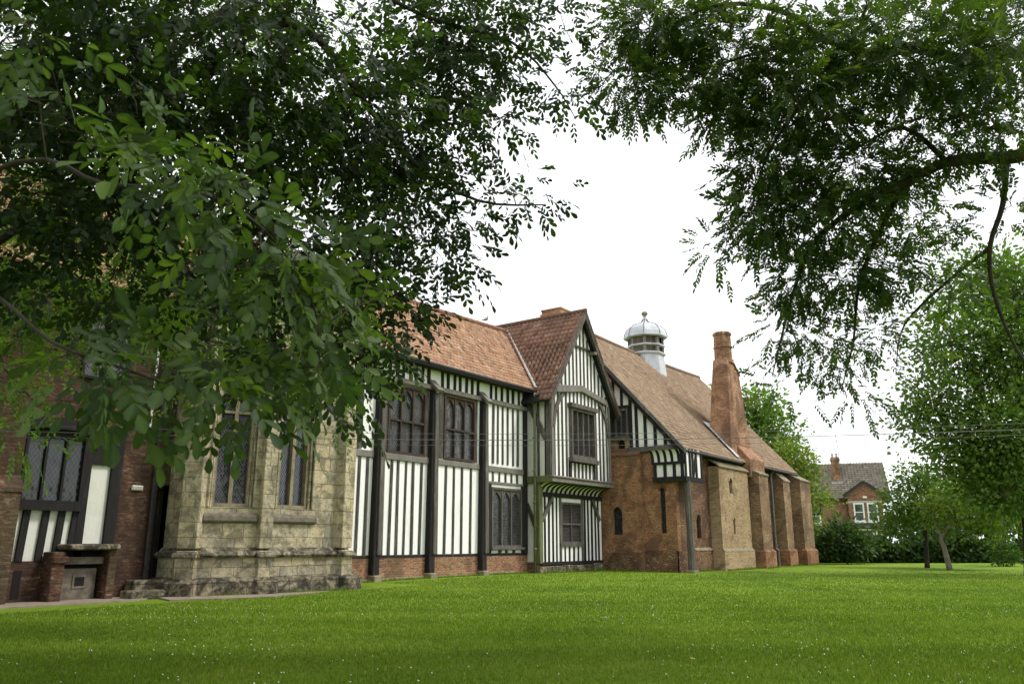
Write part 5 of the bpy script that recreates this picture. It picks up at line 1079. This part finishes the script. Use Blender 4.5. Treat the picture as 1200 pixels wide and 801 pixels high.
limbs = [([t0 + Vector((0, 0, -.2)), t0 + Vector((0, 0, 1.5)), FR(9, 7.9, 3.4), FR(9, 7.6, 5.2), FR(8.8, 7.2, 7.4), FR(8.5, 6, 9.5)], .38, .12),
         ([FR(9, 7.7, 4.6), at(1230, 190, 8.9), at(1180, 185, 8.9), at(1110, 190, 8.9), at(1060, 215, 9), at(1000, 245, 9.3), at(950, 290, 9.8), at(925, 360, 10.2), at(905, 440, 10.4)], .12, .007),
         ([FR(8.8, 7.3, 6.6), at(1240, 60, 8.8), at(1140, 72, 8.8), at(1070, 55, 8.9), at(1030, 65, 9), at(965, 45, 9), at(920, 15, 9), at(850, 5, 9), at(790, 30, 9), at(745, 90, 9)], .11, .008),
         ([at(1030, 65, 9), at(990, 95, 9), at(950, 110, 9.1), at(900, 180, 9.2), at(880, 250, 9.2)], .06, .008), ([at(965, 45, 9), at(915, 55, 9), at(860, 70, 9), at(800, 90, 9)], .045, .008),
         ([at(1180, 185, 8.9), at(1175, 240, 9), at(1160, 290, 9.2), at(1165, 345, 9.4), at(1192, 410, 9.4), at(1230, 460, 9.4)], .04, .015), ([at(1060, 215, 9), at(1010, 320, 9.8), at(1000, 400, 10.4), at(985, 460, 10.5)], .035, .006),
         ([at(1160, 290, 9.2), at(1110, 330, 9.8), at(1060, 380, 10.4), at(1050, 430, 10.5)], .03, .005), ([at(1110, 190, 8.9), at(1060, 150, 9), at(1010, 170, 9.1), at(960, 200, 9.2)], .04, .006)]
limbs_mesh('trunk', tr, M['bark'], limbs, CL1, 0.008, 1100, 8)

# ---- trees standing further off
def far_tree(name, base, blobs, label, mat, leaf, trunk_r, bark='bark', cat='tree', limbs=None, spread=0.5, per=12, group=None, flat=0.7, tb=0.5, ntw=60, tmpl=CLUMP):
    t = thing(name, base, label, cat, group)
    C, D, CL = blob_points(blobs, per, spread); n = len(C)
    nr = np.array([0, 0, 1.0]) + rng.normal(0, flat, (n, 3)); tint = np.clip(tb + rng.normal(0, 0.2, n), 0, 1)
    leaves_mesh('crown', t, M[mat], C, D, nr, leaf * rng.uniform(0.6, 1.3, n), tmpl, tint)
    b = Vector(base); top = blobs[0][0]
    if limbs is None:
        limbs = [([b + Vector((0, 0, -.1)), b.lerp(top, 0.4) + Vector((0.05, 0, 0)), top], trunk_r, trunk_r * 0.35)]
        for bb in blobs[1:6]: limbs.append(([b.lerp(top, 0.5), b.lerp(bb[0], 0.75) + Vector((0, 0, 0.3)), bb[0]], trunk_r * 0.4, trunk_r * 0.1))
    limbs_mesh('trunk', t, M[bark], limbs, CL, trunk_r * 0.12, ntw, 7)
    return t
g = lambda x, y: FR(0, 0)
def gp(px, D): v = at(px, 635, D); v.z = 0.0; return v
far_tree('broadleaf_tree', gp(1205,34), vb([(1190, 420, 34, 60, 70, 4680), (1160, 330, 35, 55, 45, 2700), (1190, 340, 34, 50, 50, 2700), (1125, 400, 34, 50, 60, 3060), (1100, 470, 34, 42, 45, 2160), (1180, 500, 33, 60, 45, 3240), (1130, 520, 34, 60, 40, 2700), (1190, 570, 33, 50, 40, 2700), (1075, 500, 34, 22, 24, 468), (1150, 570, 34, 40, 30, 1260), (1240, 400, 34, 60, 120, 3240)]),
         'tall spreading broadleaf tree filling the right edge behind the small lawn trees', 'leaf_far', 0.21, 0.38, spread=0.55, per=34, tb=0.6, ntw=240)
far_tree('fruit_tree', gp(1083, 44), vb([(1075, 590, 44, 34, 30, 2200), (1050, 600, 44, 20, 28, 1000), (1100, 585, 44, 26, 24, 1200), (1070, 560, 44, 26, 16, 800), (1045, 625, 44, 12, 10, 200)]),
         'rounded small lawn tree with the darker straight trunk, nearest the brick house', 'leaf_far', 0.18, 0.2, spread=0.35, per=18, tb=0.55, limbs=[([gp(1083, 44), at(1084, 620, 44), at(1080, 585, 44), at(1072, 565, 44)], .14, .05), ([at(1084, 615, 44), at(1060, 595, 44)], .06, .02), ([at(1084, 615, 44), at(1100, 585, 44)], .06, .02)])
far_tree('fruit_tree', gp(1108, 41), vb([(1125, 585, 41, 40, 24, 1500), (1150, 605, 41, 30, 22, 1000), (1100, 600, 41, 22, 20, 700), (1175, 612, 41, 22, 14, 400), (1130, 625, 41, 40, 8, 220)]),
         'small lawn tree with the pale crooked trunk and twiggy spreading crown', 'leaf_yellow', 0.17, 0.18, bark='bark_pale', spread=0.35, per=14, tb=0.3, limbs=[([gp(1109, 41), at(1106, 640, 41), at(1103, 630, 41), at(1115, 610, 41), at(1130, 590, 41)], .15, .05), ([at(1104, 630, 41), at(1096, 615, 41), at(1092, 600, 41)], .07, .02), ([at(1110, 618, 41), at(1150, 605, 41), at(1180, 610, 41)], .08, .02)])
far_tree('young_tree', gp(991, 52), vb([(986, 630, 52, 22, 14, 1200), (968, 638, 52, 16, 12, 700), (1006, 640, 52, 16, 12, 700), (990, 614, 52, 10, 7, 200)]),
         'low dark green young tree standing in front of the hedge below the house bay', 'leaf_dark', 0.26, 0.09, spread=0.35, per=16, tb=0.75)
far_tree('sycamore_tree', gp(895, 66), vb([(885, 480, 66, 30, 26, 1500), (870, 465, 66, 16, 14, 500), (905, 505, 66, 26, 28, 1400), (890, 540, 66, 30, 30, 1400), (925, 540, 66, 20, 24, 800), (845, 460, 68, 10, 10, 160)]),
         'bright green sycamore rising behind the big brick chimney and roof', 'leaf_far', 0.34, 0.4, spread=0.7, per=26, tb=0.75)
far_tree('yellowing_tree', gp(950, 60), vb([(930, 545, 60, 20, 18, 1100), (942, 580, 60, 18, 26, 1100), (925, 590, 60, 22, 34, 1300), (940, 620, 58, 20, 20, 900), (962, 590, 58, 14, 10, 220), (918, 525, 60, 12, 8, 300)]),
         'yellow-tinged tree between the far end of the hall and the brick house', 'leaf_yellow', 0.26, 0.24, spread=0.5, per=22, tb=0.45)
far_tree('conifer_shrub', gp(1172, 47), [(gp(1172, 47) + Vector((0, 0, .5)), .9, .5, .9, 900), (gp(1172, 47) + Vector((0, 0, 1.3)), .5, .6, .5, 500), (gp(1170, 47) + Vector((0, 0, 1.9)), .25, .35, .25, 160)],
         'grey-green pointed conifer shrub in front of the hedge', 'leaf_far', 0.14, 0.06, cat='shrub', spread=0.2, per=30, tb=0.2, ntw=20)

def hedge():
    n = 26000; F = rng.uniform(54.5, 57.5, n); px = rng.uniform(900, 1330, n); r = (px - 600) / 962 * F
    top = 1.5 + 0.35 * np.sin(r * 0.9) + 0.25 * np.sin(r * 2.3 + 1); z = rng.random(n) ** 0.8 * top
    P_ = np.stack([F * HC + r * HS, F * HS - r * HC, z], 1)
    D = rng.normal(0, 1, (n, 3)); N_ = rng.normal(0, 1, (n, 3)) + [0, 0, .6]
    t = thing('hedge', FR(56, 28), 'long low dark hedge closing the far side of the lawn', 'hedge')
    leaves_mesh('foliage', t, M['leaf_dark'], P_, D, N_, rng.uniform(.2, .38, n), CLUMP, np.clip(rng.normal(.4, .2, n), 0, 1))
    mb = MB()
    for q in np.arange(18.5, 43, 1.0):
        c = FR(56, q); mb.tube([c + Vector((0, 0, -.1)), c + Vector((.05, .05, .6)), c + Vector((.1, 0, 1.2))], [.05, .035, .015], 5)
    mb.build('stems', M['twig'], t)
hedge()
# tall mixed planting behind the hedge on the right
far_tree('background_tree', gp(1120, 62), vb([(1110, 610, 62, 50, 22, 1600), (1190, 600, 62, 60, 34, 2200), (1250, 580, 62, 50, 50, 1600), (1150, 570, 64, 50, 36, 1700), (1060, 618, 60, 34, 12, 500)]),
         'dark belt tree behind the hedge, seen through the trunks of the lawn trees', 'leaf_dark', 0.42, 0.2, spread=0.7, per=20, tb=0.6)

# ================================================================ BRICK HOUSE beyond
HD = 80.0
hx = (1010 - 600) / 962 * HD
hs = thing('brick_house', FR(HD, hx), 'red brick house beyond the trees with gabled bay, white windows and chimney', 'house', rz=0)
ha = YAW - R(90) - R(19)
hs.rotation_euler = (0, 0, ha); bpy.context.view_layer.update()
HM = Matrix.Translation(FR(HD, hx)) @ Matrix.Rotation(ha, 4, 'Z')
class HMB(MB):
    def build(s, name, mat, parent=None, **k):
        s.v = [tuple(HM @ Vector(v)) for v in s.v]; return MB.build(s, name, mat, parent, **k)
mb = HMB(); mb.box(-6.5, 2.2, 0.6, 9, 0, 5.7); mb.prism([(2.2, 0.6, 5.7), (2.2, 9, 5.7), (2.2, 4.8, 9.1)], (-0.25, 0, 0)); mb.box(-0.9, 2.2, 0.0, 0.6, 0, 5.9); mb.prism([(-0.9, 0, 5.9), (2.2, 0, 5.9), (0.65, 0, 6.95)], (0, 0.5, 0)); mb.build('wall', M['brick_house'], hs)
e0 = HM @ Vector((-7, 0.25, 5.55)); e1 = HM @ Vector((3.1, 0.25, 5.55)); s1 = HM @ Vector((-7, 4.8, 9.4))
tile_roof('roof', 'tile_grey', hs, e0, e1 - e0, s1 - e0, 0.3, 0.33, 0.03, 0.035)
mb = HMB(); mb.prism([(-7, 0.3, 5.5), (-7, 4.8, 9.3), (-7, 9.3, 5.5)], (10.0, 0, 0)); mb.prism([(-1.25, 0.08, 5.75), (0.65, 0.08, 7.1), (2.55, 0.08, 5.75)], (0, 1.9, 0)); mb.build('roof_core', M['tile_grey'], hs)
mb = HMB()
for s_ in (-1, 1): mb.beam((0.65, -0.2, 7.15), (0.65 + s_ * 1.95, -0.2, 5.8), 0.26, 0.1, (0, -1, 0))
mb.box(-6.9, -0.95, 0.16, 0.3, 5.45, 5.62); mb.box(2.2, 2.7, 0.16, 0.3, 5.45, 5.62); mb.build('bargeboard', M['iron'], hs)
mb = HMB(); mb.box(-0.92, 2.22, -0.02, 0.6, 5.1, 5.3); mb.build('stone_band', M['mortar'], hs)
mb = HMB(); mb.box(-1.1, 2.4, -0.45, 0.6, 2.75, 2.9); mb.hexa([(-1.1, -0.45, 2.9), (2.4, -0.45, 2.9), (2.4, 0.0, 2.9), (-1.1, 0.0, 2.9), (-1.1, -0.1, 3.12), (2.4, -0.1, 3.12), (2.4, 0.0, 3.12), (-1.1, 0.0, 3.12)]); mb.build('bay_roof', M['iron'], hs)
M['curtain_glass'] = simple('reflecting_glass', (0.04, 0.05, 0.055), 0.1, (0.16, 0.18, 0.17), 1.2, spec=0.6, bump=0.02)
def hwin(x0, x1, z0, z1, y, bars=1):
    m_ = HMB(); f = 0.14; m_.box(x0, x0 + f, y - .06, y + .05, z0, z1); m_.box(x1 - f, x1, y - .06, y + .05, z0, z1); m_.box(x0 + f, x1 - f, y - .06, y + .05, z0, z0 + f); m_.box(x0 + f, x1 - f, y - .06, y + .05, z1 - f, z1)
    m_.box(x0 + f, x1 - f, y - .05, y + .05, (z0 + z1) / 2 - .04, (z0 + z1) / 2 + .04); m_.box(x0 - .08, x1 + .08, y - .12, y + .02, z0 - .12, z0 - 0.002)
    o = m_.build('window', M['white'], hs); m_ = HMB(); m_.box(x0 + f, x1 - f, y - .02, y - .01, z0 + f, z1 - f); m_.build('pane', M['curtain_glass'], o)
hwin(-0.45, 0.52, 3.3, 5.1, 0.0); hwin(0.78, 1.75, 3.3, 5.1, 0.0); hwin(-0.3, 1.2, 1.2, 2.6, 0.0); hwin(1.35, 1.9, 1.2, 2.5, 0.0); hwin(-4.6, -3.5, 3.1, 4.7, 0.6); hwin(-6.0, -4.9, 3.1, 4.7, 0.6)
mb = HMB(); mb.box(-2.0, -1.2, 2.6, 3.2, 6.5, 9.9); mb.box(-2.08, -1.12, 2.52, 3.28, 9.55, 9.7); hc = mb.build('chimney', M['brick_chim'], hs)
for k in (-1.85, -1.45):
    mb = HMB(); mb.lathe((k + 0.05, 2.9), [(.11, 9.9), (.09, 10.15), (.12, 10.2), (.12, 10.3)], 10); mb.build('chimney_pot', M['mortar'], hc)
mb = HMB(); mb.box(-2.15, -1.05, 2.2, 2.62, 7.0, 7.3); mb.build('flashing', M['lead'], hc)
mb = HMB(); mb.box(0.5, 0.85, -0.12, 0.0, 5.55, 5.75); mb.build('alarm_box', M['white'], hs)
mb = HMB(); mb.tube([(-1.0, 0.15, 5.5), (-1.0, 0.15, 0)], 0.05, 6); mb.build('downpipe', M['iron'], hs)
ae = thing('aerial', HM @ Vector((-1.1, 2.9, 9.35)), 'thin television aerial mast fixed beside the house chimney', 'aerial')
mb = HMB(); mb.tube([(-1.1, 2.9, 9.0), (-1.3, 2.9, 12.4)], 0.025, 5); mb.build('mast', M['pipe_grey'], ae)
mb = HMB()
for z in (10.2, 11.0, 12.0): mb.tube([(-1.45, 2.9, z), (-0.95, 2.9, z + 0.04)], 0.012, 4)
mb.build('rods', M['pipe_grey'], ae)

# ================================================================ small things
for i, (dy, lab) in enumerate([(0, 'topmost of the three thin grey cables strung level across the lawn'), (-0.09, 'middle and thickest of the three thin grey cables strung level across the lawn'), (-0.17, 'lowest of the three thin grey cables strung level across the lawn')]):
    D = 12.0; pts = []
    for k in range(25):
        t = k / 24; pts.append(FR(D - 0.4 * t, -8.6 + 19 * t, 3.06 + dy - 0.22 * math.sin(t * math.pi) + 0.05 * t))
    mb = MB(); mb.tube(pts, 0.0055 if i == 1 else 0.003, 5); tag(mb.build('cable', M['cable'], None), lab, 'cable', 'cables strung across the lawn')
pg = thing('pigeon', (29.3, YR, RID), 'small dark pigeon sitting on the orange roof ridge near the gable', 'bird')
mb = MB(); b = Vector((29.3, YR, RID + 0.14))
mb.tube([b + Vector((-.22, 0, .06)), b + Vector((-.1, 0, .1)), b + Vector((0, 0, .15)), b + Vector((.1, 0, .2)), b + Vector((.13, 0, .28)), b + Vector((.16, 0, .33)), b + Vector((.21, 0, .32))], [.02, .05, .085, .07, .035, .035, .008], 8)
mb.tube([b + Vector((-.1, .01, .08)), b + Vector((-.32, .01, .04))], [.05, .02], 6); mb.build('body', M['pipe_grey'], pg, smooth=True)
mb = MB(); mb.tube([b + Vector((0, .02, .08)), b + Vector((0, .02, -.01))], .008, 4); mb.tube([b + Vector((0, -.02, .08)), b + Vector((0, -.02, -.01))], .008, 4); mb.build('legs', M['mortar'], pg)
